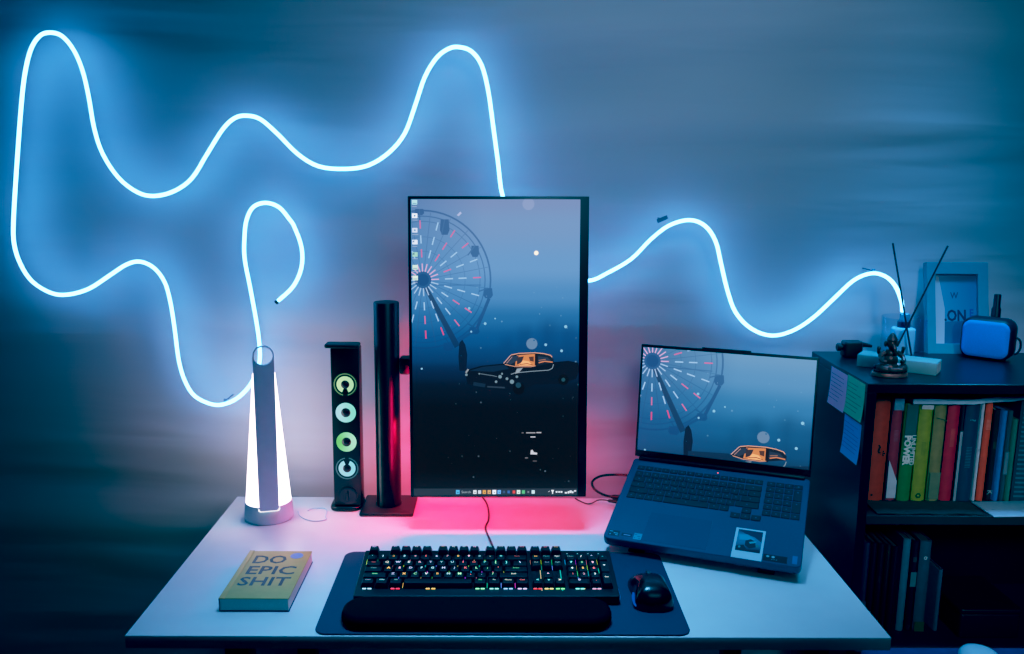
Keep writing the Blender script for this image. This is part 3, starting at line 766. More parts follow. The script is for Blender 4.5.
layout = [N1,
    keys('`1234567890-=') + [('Back', 2), (G, .25), ('Ins', 1), ('Hom', 1), ('PgU', 1), (G, .25), ('Num', 1), ('/', 1), ('*', 1), ('-', 1)],
    [('Tab', 1.5)] + keys('QWERTYUIOP[]') + [('\\', 1.5), (G, .25), ('Del', 1), ('End', 1), ('PgD', 1), (G, .25), ('7', 1), ('8', 1), ('9', 1), ('+', 1.001)],
    [('Caps', 1.75)] + keys("ASDFGHJKL;'") + [('Enter', 2.25), (G, 3.5), ('4', 1), ('5', 1), ('6', 1)],
    [('Shift', 2.25)] + keys('ZXCVBNM,./') + [('Shift', 2.75), (G, 1.25), ('^', 1), (G, 1.25), ('1', 1), ('2', 1), ('3', 1), ('Ent', 1.001)],
    [('Ctrl', 1.25), ('Win', 1.25), ('Alt', 1.25), ('', 6.25), ('Alt', 1.25), ('Fn', 1.25), ('Menu', 1.25), ('Ctrl', 1.25), (G, .25), ('<', 1), ('v', 1), ('>', 1), (G, .25), ('0', 2), ('.', 1)]]
ypos = [0.1345 - 0.0015, 0.1345 - 1.5 * U + 0.0020, 0.1345 - 2.5 * U + 0.0020, 0.1345 - 3.5 * U + 0.0020, 0.1345 - 4.5 * U + 0.0020, 0.1345 - 5.5 * U + 0.0020]
ypos[0] = 0.1365
capm = mat('keycap_black', (9, 11, 16), 0.45, vary=0.05, spec=0.35)
capmesh = {}
LG = MB(); LG.M = KM
def stripe(q, z, c):
    m = MB(); m.M = KM; m.col = c
    m.face([(q[0], q[1], z), (q[2], q[1], z), (q[2], q[3], z), (q[0], q[3], z)])
    part(m, 'backlight_stripe', painted('key_backlight', 1.6), kb, smooth=False)
rk = random.Random(11)
pal = [(0.75, 0.85, 0.95), (0.45, 0.75, 0.95), (0.25, 0.80, 0.90), (0.95, 0.15, 0.18), (0.95, 0.45, 0.12), (0.35, 0.85, 0.45), (0.90, 0.45, 0.65), (0.55, 0.55, 0.95), (0.9, 0.85, 0.8)]
barpal = {0: (0.45, 0.72, 1.0), 2: (1.0, 0.03, 0.08), 3: (1.0, 0.50, 0.10), 4: (0.35, 0.95, 0.45), 5: (0.35, 0.85, 0.80), 6: (0.35, 0.55, 1.0), 7: (0.75, 0.55, 1.0), 8: (1.0, 0.04, 0.04), 9: (1.0, 0.72, 0.22), 10: (0.30, 0.95, 0.30), 11: (0.30, 0.90, 0.85), 12: (0.70, 0.35, 0.60)}
wavecol = lambda x: (0.5 + 0.5 * math.cos(x * 60), 0.5 + 0.5 * math.cos(x * 60 - 2.1), 0.5 + 0.5 * math.cos(x * 60 + 2.1))
for ri, row in enumerate(layout):
    x = K0; nb = 0
    for s, w in row:
        if s is G: x += w * U; continue
        tall = abs(w - round(w)) > 0.0005 and abs(w - 1.001) < 1e-6
        ww = 1 if tall else w
        key = (ww, tall)
        dp = U * (2 if tall else 1)
        if key not in capmesh:
            m_ = MB(); bw, bd = ww * U - 0.0010, dp - 0.0010
            rings = []
            for ins, z in ((0, 0), (0.0003, 0.0012), (0.0022, 0.0072), (0.0028, 0.0082), (0.0038, 0.0084)):
                rings.append([(a, b_ + ins * 0.22, z) for a, b_ in rrect(0, 0, bw, bd, 0.0016, 2)(ins)])
            m_.loft(rings)
            o = m_.build('key', capm, kb); capmesh[key] = o
        else:
            o = capmesh[key].copy(); C.objects.link(o); o.parent = kb
        yc = ypos[ri] - (U / 2 if tall else 0)
        zk = 0.0176 + (0.0030 if ri == 0 else 0.0008 if ri == 1 else 0)
        o.location = (x + ww * U / 2, yc, zk)
        o.rotation_euler = (R(3 if ri == 0 else 1), 0, 0)
        zt = zk + 0.0087 + (0.0004 if ri == 0 else 0.0002)
        cc = pal[rk.randrange(len(pal))]; k_ = rk.uniform(0.30, 1.0)
        if len(s) > 1: k_ *= 0.55
        LG.col = tuple(v * k_ for v in cc)
        sz = 0.0082 if len(s) == 1 else 0.0052
        for q in text(s, sz, 'CENTER', 0.028) if s else []:
            LG.face([(x + ww * U / 2 + a, yc + 0.0032 + b_, zt) for a, b_ in q])
        if ri == 5:
            c_ = barpal.get(nb)
            if c_:
                xc = x + ww * U / 2; hwid = 0.0085 if nb < 8 else 0.0080
                if nb == 3: hwid = 0.0090; xc -= 0.012
                FLM = MB(); FLM.M = KM
                for dx in (-0.52, 0.52):
                    FLM.col = c_; yb = yc - U / 2 + 0.0002
                    FLM.box((xc + dx * hwid - 0.0034, yb - 0.0022, 0.0166), (xc + dx * hwid + 0.0034, yb - 0.0004, 0.0186), 0.0007)
                part(FLM, 'front_light', painted('key_backlight', 1.6), kb, smooth=False)
            nb += 1
        # light between the keys
        if ri > 0 and rk.random() < 0.55:
            a_ = wavecol(x + ri * 0.03); s_ = rk.uniform(0.2, 0.95)
            stripe((x - 0.0004, yc - U * 0.42, x + 0.0004, yc + U * 0.42), 0.0170, tuple(v * s_ for v in a_))
        x += ww * U
for k, xx in enumerate((0.144, 0.163, 0.182, 0.201)):
    LG.col = (0.12, 0.20, 0.26)
    LG.box((xx - 0.0012, 0.1365, 0.0168), (xx + 0.0012, 0.1385, 0.0171))
for x, y0_, y1_, c_ in ((0.1465, 0.055, 0.118, (0.15, 0.8, 0.25)), (0.1655, 0.020, 0.118, (0.75, 0.42, 0.10)), (0.1847, 0.020, 0.118, (0.85, 0.12, 0.20)), (0.1275, 0.015, 0.120, (0.05, 0.45, 0.40)), (0.0925, 0.015, 0.09, (0.55, 0.40, 0.2))):
    stripe((x - 0.0006, y0_, x + 0.0006, y1_), 0.0176, c_)
part(LG, 'legend_lettering', painted('legend_light', 2.3), kb, smooth=False)
mb = MB(); mb.M = KM; mb.box((KW / 2 - 0.0002, 0.006, 0.006), (KW / 2 + 0.0008, 0.030, 0.013), 0.0004)
part(mb, 'side_glow', glow('kb_side', (0.30, 0.30, 1.0), 0.9), kb)
cab = catmull([(-0.0250, 0.250, 0.7645), (-0.0258, 0.275, 0.762), (-0.0285, 0.305, 0.7500), (-0.033, 0.345, 0.7440), (-0.042, 0.395, 0.7424), (-0.0465, 0.430, 0.7422), (-0.041, 0.465, 0.7422), (-0.041, 0.510, 0.7422), (-0.046, 0.560, 0.7422), (-0.056, 0.598, 0.7422)], 6)
mb = MB(); mb.tube(cab, 0.0019, 8)
part(mb, 'cord', black, kb)

mb = MB()
mb.stack(rrect(-0.0535, 0.0485, 0.434, 0.083, 0.036, 10), roundprof(MZ, MZ + 0.0215, 0.0095, 6))
solo(mb, 'wrist_rest', mat('rest_black', (5, 6, 8), 0.85, vary=0.1, scale=300, spec=0.08), 'padded black wrist rest with round ends in front of the keyboard', 'wrist rest')

# mouse: lofted along its length
MX, MY0, MLEN = 0.2400, 0.071, 0.108
mouse = thing('mouse', 'black mouse with a blue glowing strip along its side on the desk mat', 'mouse', (MX, MY0 + MLEN / 2, MZ))
def msec(t):
    half = 0.0330 - 0.0038 * math.exp(-((t - 0.48) / 0.20) ** 2)
    if t < 0.16: half *= math.sqrt(max(0.0, 1 - ((0.16 - t) / 0.17) ** 2))
    if t > 0.90: half *= math.sqrt(max(0.0, 1 - ((t - 0.90) / 0.12) ** 2)) * 0.4 + 0.6
    hz = 0.041 * math.sin(PI * min(1, (t + 0.10) / 1.16) ** 0.80) ** 0.62 if t < 0.97 else 0.016
    if t < 0.12: hz *= 0.55 + 0.45 * math.sqrt(t / 0.12)
    return max(half, 0.004), max(hz, 0.008)
rings = []
for k in range(22):
    t = 0.004 + 0.992 * k / 21; hf, hz = msec(t); ring = []
    for j in range(20):
        a = PI * j / 19
        cx_, sx_ = math.cos(a), math.sin(a)
        xx = math.copysign(abs(cx_) ** 0.62, cx_) * hf
        zz = abs(sx_) ** 0.80 * hz
        ring.append((MX + xx, MY0 + t * MLEN, MZ + 0.0006 + zz))
    rings.append(ring)
mb = MB(); mb.loft(rings)
part(mb, 'body', mat('mouse_black', (9, 11, 15), 0.24), mouse)
mb = MB(); mb.M = Matrix.Translation((MX, MY0 + MLEN * 0.76, MZ + 0.0255)) @ Matrix.Rotation(R(90), 4, 'Y')
mb.lathe([(0.008, -0.004), (0.0098, -0.003), (0.0098, 0.003), (0.008, 0.004)], n=24)
part(mb, 'scroll_wheel', mat('wheel_grey', (40, 46, 54), 0.4), mouse)
mb = MB()
pts = []
for k in range(12):
    t = 0.10 + 0.42 * k / 11; hf, hz = msec(t); pts.append((MX - hf * 1.0, MY0 + t * MLEN, MZ + 0.007 + 0.004 * math.sin(k / 11 * PI)))
mb.tube(pts, [0.001 + 0.0028 * math.sin(PI * (k + 0.5) / 12) for k in range(12)], 8)
part(mb, 'side_glow', glow('mouse_blue', (0.03, 0.16, 0.85), 0.55), mouse)  # dim blue emissive strip along the left flank

# ================================================================== book on the desk
def open_book_block(mb, lo, hi): mb.box(lo, hi)
BX0, BX1, BY0, BY1, BT = -0.4775, -0.3625, 0.0765, 0.2640, 0.0235
bk = thing('book', 'yellow paperback book lying flat on the desk by the lamp', 'book', ((BX0 + BX1) / 2, (BY0 + BY1) / 2, DZ))
cov = mat('cover_yellow', (192, 164, 94), 0.5, vary=0.05)
mb = MB()
mb.box((BX0, BY0, DZ + 0.0003), (BX1, BY1, DZ + 0.0022), 0.0005)
mb.box((BX0, BY0, DZ + 0.0002), (BX0 + 0.0018, BY1, DZ + BT), 0.0005)
part(mb, 'back_cover', mat('cover_back', (26, 60, 96), 0.5), bk)
mb = MB()
mb.box((BX0, BY0, DZ + BT - 0.0016), (BX0 + 0.0088, BY1, DZ + BT + 0.0004), 0.0006)
mb.box((BX0 + 0.0102, BY0, DZ + BT - 0.0014), (BX1, BY1 - 0.003, DZ + BT + 0.0004), 0.0006)
mb.box((BX0 + 0.0085, BY0 + 0.0004, DZ + BT - 0.0018), (BX0 + 0.0105, BY1 - 0.003, DZ + BT - 0.0006))
fc = part(mb, 'front_cover', cov, bk)
mb = MB(); mb.box((BX0 + 0.0019, BY0 + 0.0012, DZ + 0.0023), (BX1 - 0.0014, BY1 - 0.0030, DZ + BT - 0.0019))
part(mb, 'pages', mat('paper_edge', (222, 206, 200), 0.8, vary=0.06, scale=500), bk)
ZT = DZ + BT + 0.0006
mb = MB()
for s, cx_, cy_, sz, sp in (('DO', -0.4615, 0.2225, 0.0445, 1.02), ('EPIC', -0.4615, 0.1790, 0.0445, 1.02), ('SHIT', -0.4625, 0.1360, 0.0445, 1.02)):
    for q in text(s, sz, 'LEFT', 0.022, sp): mb.face([(cx_ + a * {'DO': 0.87, 'EPIC': 0.98, 'SHIT': 0.94}[s], cy_ + b_, ZT) for a, b_ in q])
part(mb, 'title_lettering', mat('ink_navy', (20, 40, 66), 0.5), fc, smooth=False)
mb = MB(); mb.lathe([(0.0115, ZT - 0.0001), (0.0115, ZT + 0.0003)], (-0.3860, 0.2400, 0), 28)
part(mb, 'sticker', mat('sticker_blue', (130, 150, 205), 0.5), fc)

# ================================================================== bookcase
BKX0, BKX1, BKY0, BKY1, BKZ = 0.66, 1.46, 0.305, 0.605, 1.077
bc = thing('bookcase', 'black open bookcase standing against the wall beside the desk', 'bookcase', (1.06, 0.455, 0))
bcm = mat('bookcase_black', (17, 21, 28), 0.34, vary=0.12, scale=14)
for x in (BKX0, BKX1 - 0.018):
    mb = MB(); mb.box((x, BKY0, 0.0), (x + 0.018, BKY1 - 0.006, BKZ - 0.0182), 0.0008, 1); part(mb, 'side_panel', bcm, bc)
mb = MB(); mb.box((BKX0, BKY0, BKZ - 0.018), (BKX1, BKY1, BKZ), 0.0010, 1); part(mb, 'top_board', bcm, bc)
sbm = mat('shelf_board_dark', (34, 44, 50), 0.5, vary=0.12, scale=14)
for z in (0.820, 0.541, 0.30, 0.07):
    mb = MB(); mb.box((BKX0 + 0.0181, BKY0 + 0.001, z - 0.018), (BKX1 - 0.0181, BKY1 - 0.0062, z), 0.0008, 1); part(mb, 'shelf_board', sbm, bc)
mb = MB(); mb.box((BKX0, BKY1 - 0.0060, 0.0), (BKX1, BKY1 - 0.0005, BKZ - 0.0182)); part(mb, 'back_panel', bcm, bc)

# notes stuck on its side
for q, c, ink, lab in ((((0.4847, 0.3985), (0.9950, 1.0712)), (226, 196, 228), (150, 130, 170), 'pale lilac paper note on the bookcase side, farthest from the room front'),
                       (((0.3965, 0.3135), (1.0000, 1.0735)), (158, 222, 168), (90, 150, 110), 'pale green paper note on the bookcase side beside its front corner'),
                       (((0.3980, 0.3165), (0.9165, 0.9945)), (100, 190, 250), (60, 130, 210), 'bright blue paper note on the bookcase side below the green one')):
    (ya, yb), (za, zb_) = q
    mb = MB(); n = 6
    rows_ = []
    for k in range(n + 1):
        z = zb_ - (zb_ - za) * k / n; off = 0.0006 + 0.004 * (k / n) ** 3
        rows_.append([(BKX0 - off, ya, z), (BKX0 - off, yb, z), (BKX0 - off - 0.0004, yb, z), (BKX0 - off - 0.0004, ya, z)])
    mb.loft(rows_)
    nt_ = thing('hanging_note', lab, 'note', (BKX0 - 0.001, (ya + yb) / 2, za), group='notes on the bookcase side')
    part(mb, 'sheet', mat('note_%d' % c[0], c, 0.7, vary=0.03), nt_)
    mb = MB()
    rr_ = random.Random(c[1])
    for k in range(7):
        z = zb_ - 0.012 - k * 0.0082; s0 = rr_.uniform(0.02, 0.1); s1 = rr_.uniform(0.55, 0.92)
        kk = (zb_ - z) / (zb_ - za); off = 0.0006 + 0.004 * kk ** 3 + 0.0007
        mb.face([(BKX0 - off, ya + (yb - ya) * s0, z), (BKX0 - off, ya + (yb - ya) * s1, z), (BKX0 - off, ya + (yb - ya) * s1, z - 0.0012), (BKX0 - off, ya + (yb - ya) * s0, z - 0.0012)])
    part(mb, 'handwriting', mat('note_ink_%d' % c[0], ink, 0.7), nt_, smooth=False)

# ------------------------------------------------------------------ books
def shelf_book(x0, x1, z0, h, yf, depth, col, label, group, bands=(), texts=(), lean=0.0, rough=0.5, cat='book', name='book', paper=('paper_edge', (222, 206, 200))):
    """Standing book with its spine towards the room. bands: (from, to, colour) in shares of the height;
    texts: (string, centre share, size m, colour, x share, bold)."""
    g = 0.0005; x0 += g; x1 -= g; w = x1 - x0
    M = Matrix.Translation((x0, yf, z0)) @ Matrix.Rotation(lean, 4, 'Y')
    t = thing(name, label, cat, M=M, group=group)
    cm_ = mat('cover_%d_%d_%d' % tuple(col), col, rough, vary=0.10, scale=90)
    ct = min(0.0016, w * 0.2)
    mb = MB(); mb.M = M
    bow = min(0.0025, w * 0.12)
    rings = []
    for z in (0.0003, h):
        out = [(0, 0.003, z), (w * 0.12, 0.0006, z), (w * 0.35, -bow, z), (w * 0.65, -bow, z), (w * 0.88, 0.0006, z), (w, 0.003, z)]
        out += [(w, depth, z), (w - ct, depth, z), (w - ct, 0.004, z), (ct, 0.004, z), (ct, depth, z), (0, depth, z)]
        rings.append(out)
    mb.loft(rings, False, False)
    for z in (0.0003, h):
        o = [p for p in rings[0 if z < 0.001 else 1]]
        for idx in ((0, 1, 2, 9), (2, 3, 8, 9), (3, 4, 5, 8), (5, 6, 7, 8), (0, 9, 10, 11)):
            mb.face([o[i] for i in idx])
    part(mb, 'cover', cm_, t)
    mb = MB(); mb.M = M; mb.box((ct + 0.0001, 0.0042, 0.003), (w - ct - 0.0001, depth - 0.003, h - 0.003))
    part(mb, 'pages', mat(paper[0], paper[1], 0.8, vary=0.06, scale=500), t)
    for a, b_, c in bands:
        mb = MB(); mb.M = M
        if len(c) == 3:
            mb.face([(w * 0.06, -bow - 0.0004, a * h), (w * 0.94, -bow - 0.0004, a * h), (w * 0.94, -bow - 0.0004, b_ * h), (w * 0.06, -bow - 0.0004, b_ * h)])
        else:
            mb.face([(w * 0.06, -bow - 0.0004, a * h), (w * 0.94, -bow - 0.0004, a * h), (w * 0.94, -bow - 0.0004, (a + b_) * 0.46 * h), (w * 0.06, -bow - 0.0004, b_ * h)])
        part(mb, 'spine_label', mat('label_%d_%d_%d' % tuple(c[:3]), c[:3], 0.6), t, smooth=False)
    for s, zc_, size, c, xs, bold in texts:
        mb = MB(); mb.M = M
        for q in text(s, size, 'CENTER', bold): mb.face([(w * xs + b_, -bow - 0.0008, zc_ * h - a) for a, b_ in q])
        part(mb, 'spine_lettering', mat('ink_%d_%d_%d' % tuple(c), c, 0.6), t, smooth=False)
    return t
ZB, YB = 0.8203, 0.385
G1 = 'books in the upper row of the bookcase'
lean = 0.010
B1 = [
 (0.7080, 0.7430, 0.214, (176, 62, 44), 'thick brick-red book, first in the upper row by the bookcase side', [], [('*', 0.46, 0.026, (70, 22, 22), 0.5, 0.02), ('~', 0.50, 0.03, (60, 20, 20), 0.5, 0.02), ('.', 0.06, 0.03, (110, 30, 26), 0.5, 0.02)]),
 (0.7452, 0.7675, 0.210, (150, 50, 68), 'maroon book with pale top label and slanted white foot', [(0.885, 0.998, (120, 158, 184)), (0.03, 0.40, (176, 198, 210, 1))], [('|||||||||', 0.64, 0.010, (150, 100, 120), 0.5, 0.0)]),
 (0.7705, 0.7965, 0.1985, (40, 126, 66), 'green book with bold white lettering reading UNLIMITED POWER', [(0.62, 0.998, (30, 92, 88))], [('POWER', 0.53, 0.0172, (200, 222, 214), 0.30, 0.06), ('UNLIMITED', 0.53, 0.0122, (190, 214, 206), 0.77, 0.035)]),
 (0.7985, 0.8262, 0.1970, (140, 150, 46), 'yellow-green book with a white band at its top', [(0.955, 0.998, (184, 200, 200))], [('o', 0.06, 0.020, (40, 62, 40), 0.5, 0.02), ('||||||||||||', 0.55, 0.009, (104, 112, 44), 0.5, 0.0)]),
 (0.8285, 0.8530, 0.1980, (132, 122, 74), 'faded tan book between the yellow-green and crimson ones', [(0.02, 0.30, (112, 116, 88))], [('/', 0.85, 0.03, (96, 84, 52), 0.5, 0.0)]),
 (0.8545, 0.8800, 0.1985, (166, 30, 56), 'crimson red book in the middle of the upper row', [], [('||||||||||||||||', 0.66, 0.009, (196, 96, 84), 0.5, 0.0)]),
 (0.8815, 0.8885, 0.1980, (24, 34, 46), 'thin black book next to the crimson book', [(0.0, 0.72, (130, 146, 156))], []),
 (0.8900, 0.9185, 0.1985, (22, 54, 78), 'wide navy book with pale lettering down its spine', [], [('?', 0.84, 0.016, (120, 146, 160), 0.45, 0.01), ('||||||||||||||', 0.46, 0.012, (84, 116, 134), 0.45, 0.0)]),
 (0.9198, 0.9270, 0.2030, (176, 196, 206), 'slim white book between the navy and orange books', [], [('|||||', 0.52, 0.004, (90, 110, 120), 0.5, 0.0)]),
 (0.9285, 0.9440, 0.2020, (196, 72, 48), 'orange-red book standing after the slim white one', [], [('||||||||', 0.78, 0.010, (216, 140, 120), 0.5, 0.0)]),
 (0.9460, 0.9595, 0.1870, (16, 22, 28), 'black book with a grey emblem at the foot of its spine', [], [('K', 0.10, 0.016, (150, 160, 166), 0.5, 0.0), ('||||||||', 0.62, 0.007, (92, 102, 84), 0.5, 0.0)]),
 (0.9625, 0.9735, 0.1850, (50, 118, 178), 'sky-blue book in the upper row', [], []),
 (0.9745, 0.9845, 0.1850, (56, 76, 86), 'grey-blue narrow book right beside the sky-blue one', [(0.30, 0.55, (100, 116, 128))], []),
 (0.9855, 0.9965, 0.1680, (40, 116, 100), 'short sea-green book, lower than its neighbours', [], []),
 (0.9985, 1.0280, 0.2080, (36, 62, 78), 'striped dark teal notebook at the end of the upper row', [(k / 22.0, k / 22.0 + 0.018, (70, 104, 118)) for k in range(1, 22)], []),
]
for x0, x1, h, c, lab, bands, tx in B1:
    shelf_book(x0, x1, ZB, h, YB, 0.135, c, lab, G1, bands, tx, lean)
ZB2, YB2 = 0.5413, 0.385
G2 = 'books in the lower row of the bookcase'
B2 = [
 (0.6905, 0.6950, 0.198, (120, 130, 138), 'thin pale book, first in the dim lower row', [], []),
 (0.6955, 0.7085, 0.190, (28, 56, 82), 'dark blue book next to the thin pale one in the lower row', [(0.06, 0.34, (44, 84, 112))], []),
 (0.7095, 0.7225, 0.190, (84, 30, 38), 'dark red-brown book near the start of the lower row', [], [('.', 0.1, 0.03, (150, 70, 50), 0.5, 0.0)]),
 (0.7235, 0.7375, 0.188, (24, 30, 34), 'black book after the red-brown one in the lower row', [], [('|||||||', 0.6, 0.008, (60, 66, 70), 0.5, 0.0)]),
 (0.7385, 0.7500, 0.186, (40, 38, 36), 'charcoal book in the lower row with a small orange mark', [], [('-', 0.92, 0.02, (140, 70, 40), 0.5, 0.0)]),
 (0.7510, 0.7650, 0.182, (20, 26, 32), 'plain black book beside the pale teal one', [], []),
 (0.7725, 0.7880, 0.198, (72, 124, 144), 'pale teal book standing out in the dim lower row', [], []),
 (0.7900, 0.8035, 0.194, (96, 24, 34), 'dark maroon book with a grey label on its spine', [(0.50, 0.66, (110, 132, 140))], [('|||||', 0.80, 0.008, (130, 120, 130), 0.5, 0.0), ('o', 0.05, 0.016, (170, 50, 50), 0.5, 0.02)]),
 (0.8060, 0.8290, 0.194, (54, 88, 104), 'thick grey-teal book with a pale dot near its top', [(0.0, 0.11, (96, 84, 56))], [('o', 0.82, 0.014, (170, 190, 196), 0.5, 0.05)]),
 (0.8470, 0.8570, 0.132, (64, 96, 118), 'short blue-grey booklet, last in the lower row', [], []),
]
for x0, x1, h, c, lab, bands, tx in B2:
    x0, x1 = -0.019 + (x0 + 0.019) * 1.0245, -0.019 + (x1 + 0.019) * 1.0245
    shelf_book(x0, x1, ZB2, h, YB2, 0.15, c, lab, G2, bands, tx, lean * 0.6, paper=('paper_dark', (70, 72, 74)))  # pages in this row use a darker grey

# white papers laid over the upper row
def sheaf_z(x):
    pts = [(0.775, 1.0212), (0.90, 1.0212), (0.935, 1.0262), (0.97, 1.0275), (0.995, 1.031), (1.03, 1.037), (1.06, 1.042), (1.10, 1.0405)]
    for (a, za), (b_, zb_) in zip(pts, pts[1:]):
        if x <= b_: return za + (zb_ - za) * (x - a) / (b_ - a)
    return pts[-1][1]
mb = MB(); rings = []
for k in range(25):
    x = 0.780 + 0.32 * k / 24; z = sheaf_z(x); th = 0.009 + 0.0012 * math.sin(k * 0.7)
    rings.append([(x, 0.372, z), (x, 0.515, z), (x, 0.515, z + th), (x, 0.372, z + th)])
mb.loft(rings)
solo(mb, 'paper_sheaf', mat('paper_white', (150, 186, 206), 0.7, vary=0.05), 'wavy white sheaf of papers laid flat on top of the upper books', 'papers')
mb = MB(); mb.M = Matrix.Translation((0.99, 0.342, ZB)) @ Matrix.Rotation(R(3), 4, 'Z')
mb.box((-0.075, -0.040, 0.0002), (0.09, 0.036, 0.0030), 0.001)
solo(mb, 'paper_pad', mat('paper_white', (150, 186, 206), 0.7, vary=0.05), 'white paper pad lying on the shelf board in front of the books', 'paper pad')
mb = MB(); rings = []
for k in range(15):
    x = 0.700 + 0.205 * k / 14
    zz = ZB + 0.0004 + (0.0012 * math.sin(k * 1.3) + 0.0012)
    rings.append([(x, 0.3085, zz), (x, 0.372, zz), (x, 0.372, zz + 0.002), (x, 0.3085, zz + 0.002)])
mb.loft(rings)
solo(mb, 'folded_cloth', mat('cloth_olive', (46, 56, 58), 0.9, vary=0.15, scale=120), 'dark grey-green cloth spread on the shelf board before the books', 'cloth')
mb = MB()
mb.stack(rrect(0.967, 0.43, 0.122, 0.15, 0.006), roundprof(ZB2 + 0.0003, ZB2 + 0.052, 0.003))
bx_ = thing('storage_box', 'low black lidded box beside the lower row of books', 'box', (0.967, 0.43, ZB2))
part(mb, 'body', mat('box_black', (20, 24, 30), 0.45), bx_)
mb = MB(); mb.stack(rrect(0.967, 0.43, 0.126, 0.154, 0.007), roundprof(ZB2 + 0.0522, ZB2 + 0.063, 0.003))
part(mb, 'lid', mat('box_black', (20, 24, 30), 0.45), bx_)

# ------------------------------------------------------------------ on top of the bookcase
TZ = BKZ + 0.0003
# long pale box
BM = Matrix.Translation((0.6985, 0.4560, TZ)) @ Matrix.Rotation(R(-35.5), 4, 'Z')
mb = MB(); mb.M = BM; mb.box((0, 0, 0), (0.147, 0.050, 0.0245), 0.0012)
lb = thing('long_box', 'long pale green-grey cardboard box on top of the bookcase', 'box', M=BM)
part(mb, 'carton', mat('carton_pale', (122, 158, 162), 0.6, vary=0.04), lb)
mb = MB(); mb.M = BM; mb.box((0.1471, 0.003, 0.002), (0.1475, 0.047, 0.0225)); 
part(mb, 'end_flap', mat('carton_end', (176, 172, 166), 0.6), lb)
# glass with the scent bottle and its two sticks
JX, JY = 0.822, 0.530
mb = MB(); mb.lathe([(0.040, TZ), (0.0425, TZ + 0.002), (0.0452, TZ + 0.088), (0.0446, TZ + 0.0895), (0.0436, TZ + 0.088), (0.0412, TZ + 0.007), (0.036, TZ + 0.0055)], (JX, JY, 0), 40)
solo(mb, 'glass_tumbler', glass('tumbler_glass', (0.86, 0.95, 1.0)), 'clear glass tumbler on the bookcase holding the scent bottle', 'glass')
bt = thing('scent_bottle', 'pale scent bottle with dark collar inside the glass tumbler', 'bottle', (JX + 0.004, JY + 0.010, TZ + 0.006))
bxc, byc = JX + 0.003, JY + 0.008
mb = MB(); mb.stack(rrect(bxc, byc, 0.044, 0.036, 0.010), roundprof(TZ + 0.0075, TZ + 0.066, 0.006))
part(mb, 'body', mat('scent_liquid', (190, 226, 246), 0.25, vary=0.03), bt)
mb = MB(); mb.lathe([(0.013, TZ + 0.0662), (0.013, TZ + 0.078), (0.0115, TZ + 0.079)], (bxc, byc, 0), 24)
part(mb, 'collar', mat('collar_dark', (28, 52, 84), 0.3), bt)
mb = MB(); mb.lathe([(0.0095, TZ + 0.0791), (0.0095, TZ + 0.094), (0.0075, TZ + 0.095), (0.0065, TZ + 0.090)], (bxc, byc, 0), 20)
part(mb, 'neck', mat('bottle_neck', (120, 170, 206), 0.25), bt)
rm = mat('reed_dark', (26, 34, 46), 0.7)
for a, b_, lab in (((0.8832, 0.5010, 1.3168), (0.8010, 0.5075, 1.1080), 'dark scent stick leaning toward the picture frame'),
                   ((0.7860, 0.5350, 1.3190), (0.8290, 0.4990, 1.0880), 'dark scent stick leaning away from the picture frame')):
    mb = MB(); mb.tube([a, tuple((Vector(a) + Vector(b_)) / 2), b_], 0.0019, 8)
    solo(mb, 'scent_stick', rm, lab, 'stick', 'scent sticks in the tumbler')

# picture frame
FM = Matrix.Translation((0.974, 0.590, TZ)) @ Matrix.Rotation(R(-12.5), 4, 'X')
fr = thing('picture_frame', 'pale blue-green picture frame leaning on the wall behind the small speaker', 'picture frame', M=FM)
FW, FH = 0.132, 0.197
mb = MB(); mb.M = FM
bl, br_, bt_, bb = 0.0165, 0.0200, 0.0235, 0.0205
outer = [(-FW / 2, 0), (FW / 2, 0), (FW / 2, FH), (-FW / 2, FH)]
inner = [(-FW / 2 + bl, bb), (FW / 2 - br_, bb), (FW / 2 - br_, FH - bt_), (-FW / 2 + bl, FH - bt_)]
for p in shape2d([outer, inner], 0.015, 0.001): mb.face([(x, 0.0085 - z, y) for x, y, z in p])
part(mb, 'frame', mat('frame_paint', (88, 142, 162), 0.45, vary=0.05), fr, smooth=False)
mb = MB(); mb.M = FM
pf = Paint(mb, lambda x, y, h: (-FW / 2 + bl + x * (FW - bl - br_), 0.0085 - h, bb + (1 - y) * (FH - bt_ - bb)), (0, 0, 1, 1), lambda x, y: mixc((122, 160, 186), (70, 120, 160), x), L3)
pf.background(6, 6)
pf.poly([(0, 0), (0.12, 0), (0.26, 0.5), (0.24, 1), (0, 1)], (178, 192, 206))
pf.poly([(0.26, 0.68), (1, 0.66), (1, 1), (0.24, 1)], (60, 104, 136))
def wr(s, x, y, size, col, bold, sx=1.0):
    pf.k += 1
    for q in text(s, size, 'CENTER', bold): pf.poly([(x + a * sx * 1.5, y - b_) for a, b_ in q], col, False)
wr('W', 0.48, 0.31, 0.125, (42, 78, 112), 0.02, 0.9)
wr('.ON', 0.50, 0.60, 0.22, (26, 52, 84), 0.035, 0.85); wr('E', 0.87, 0.56, 0.15, (24, 84, 150), 0.03, 0.85)
part(mb, 'print', printed('frame_print', 0.5), fr, smooth=False)

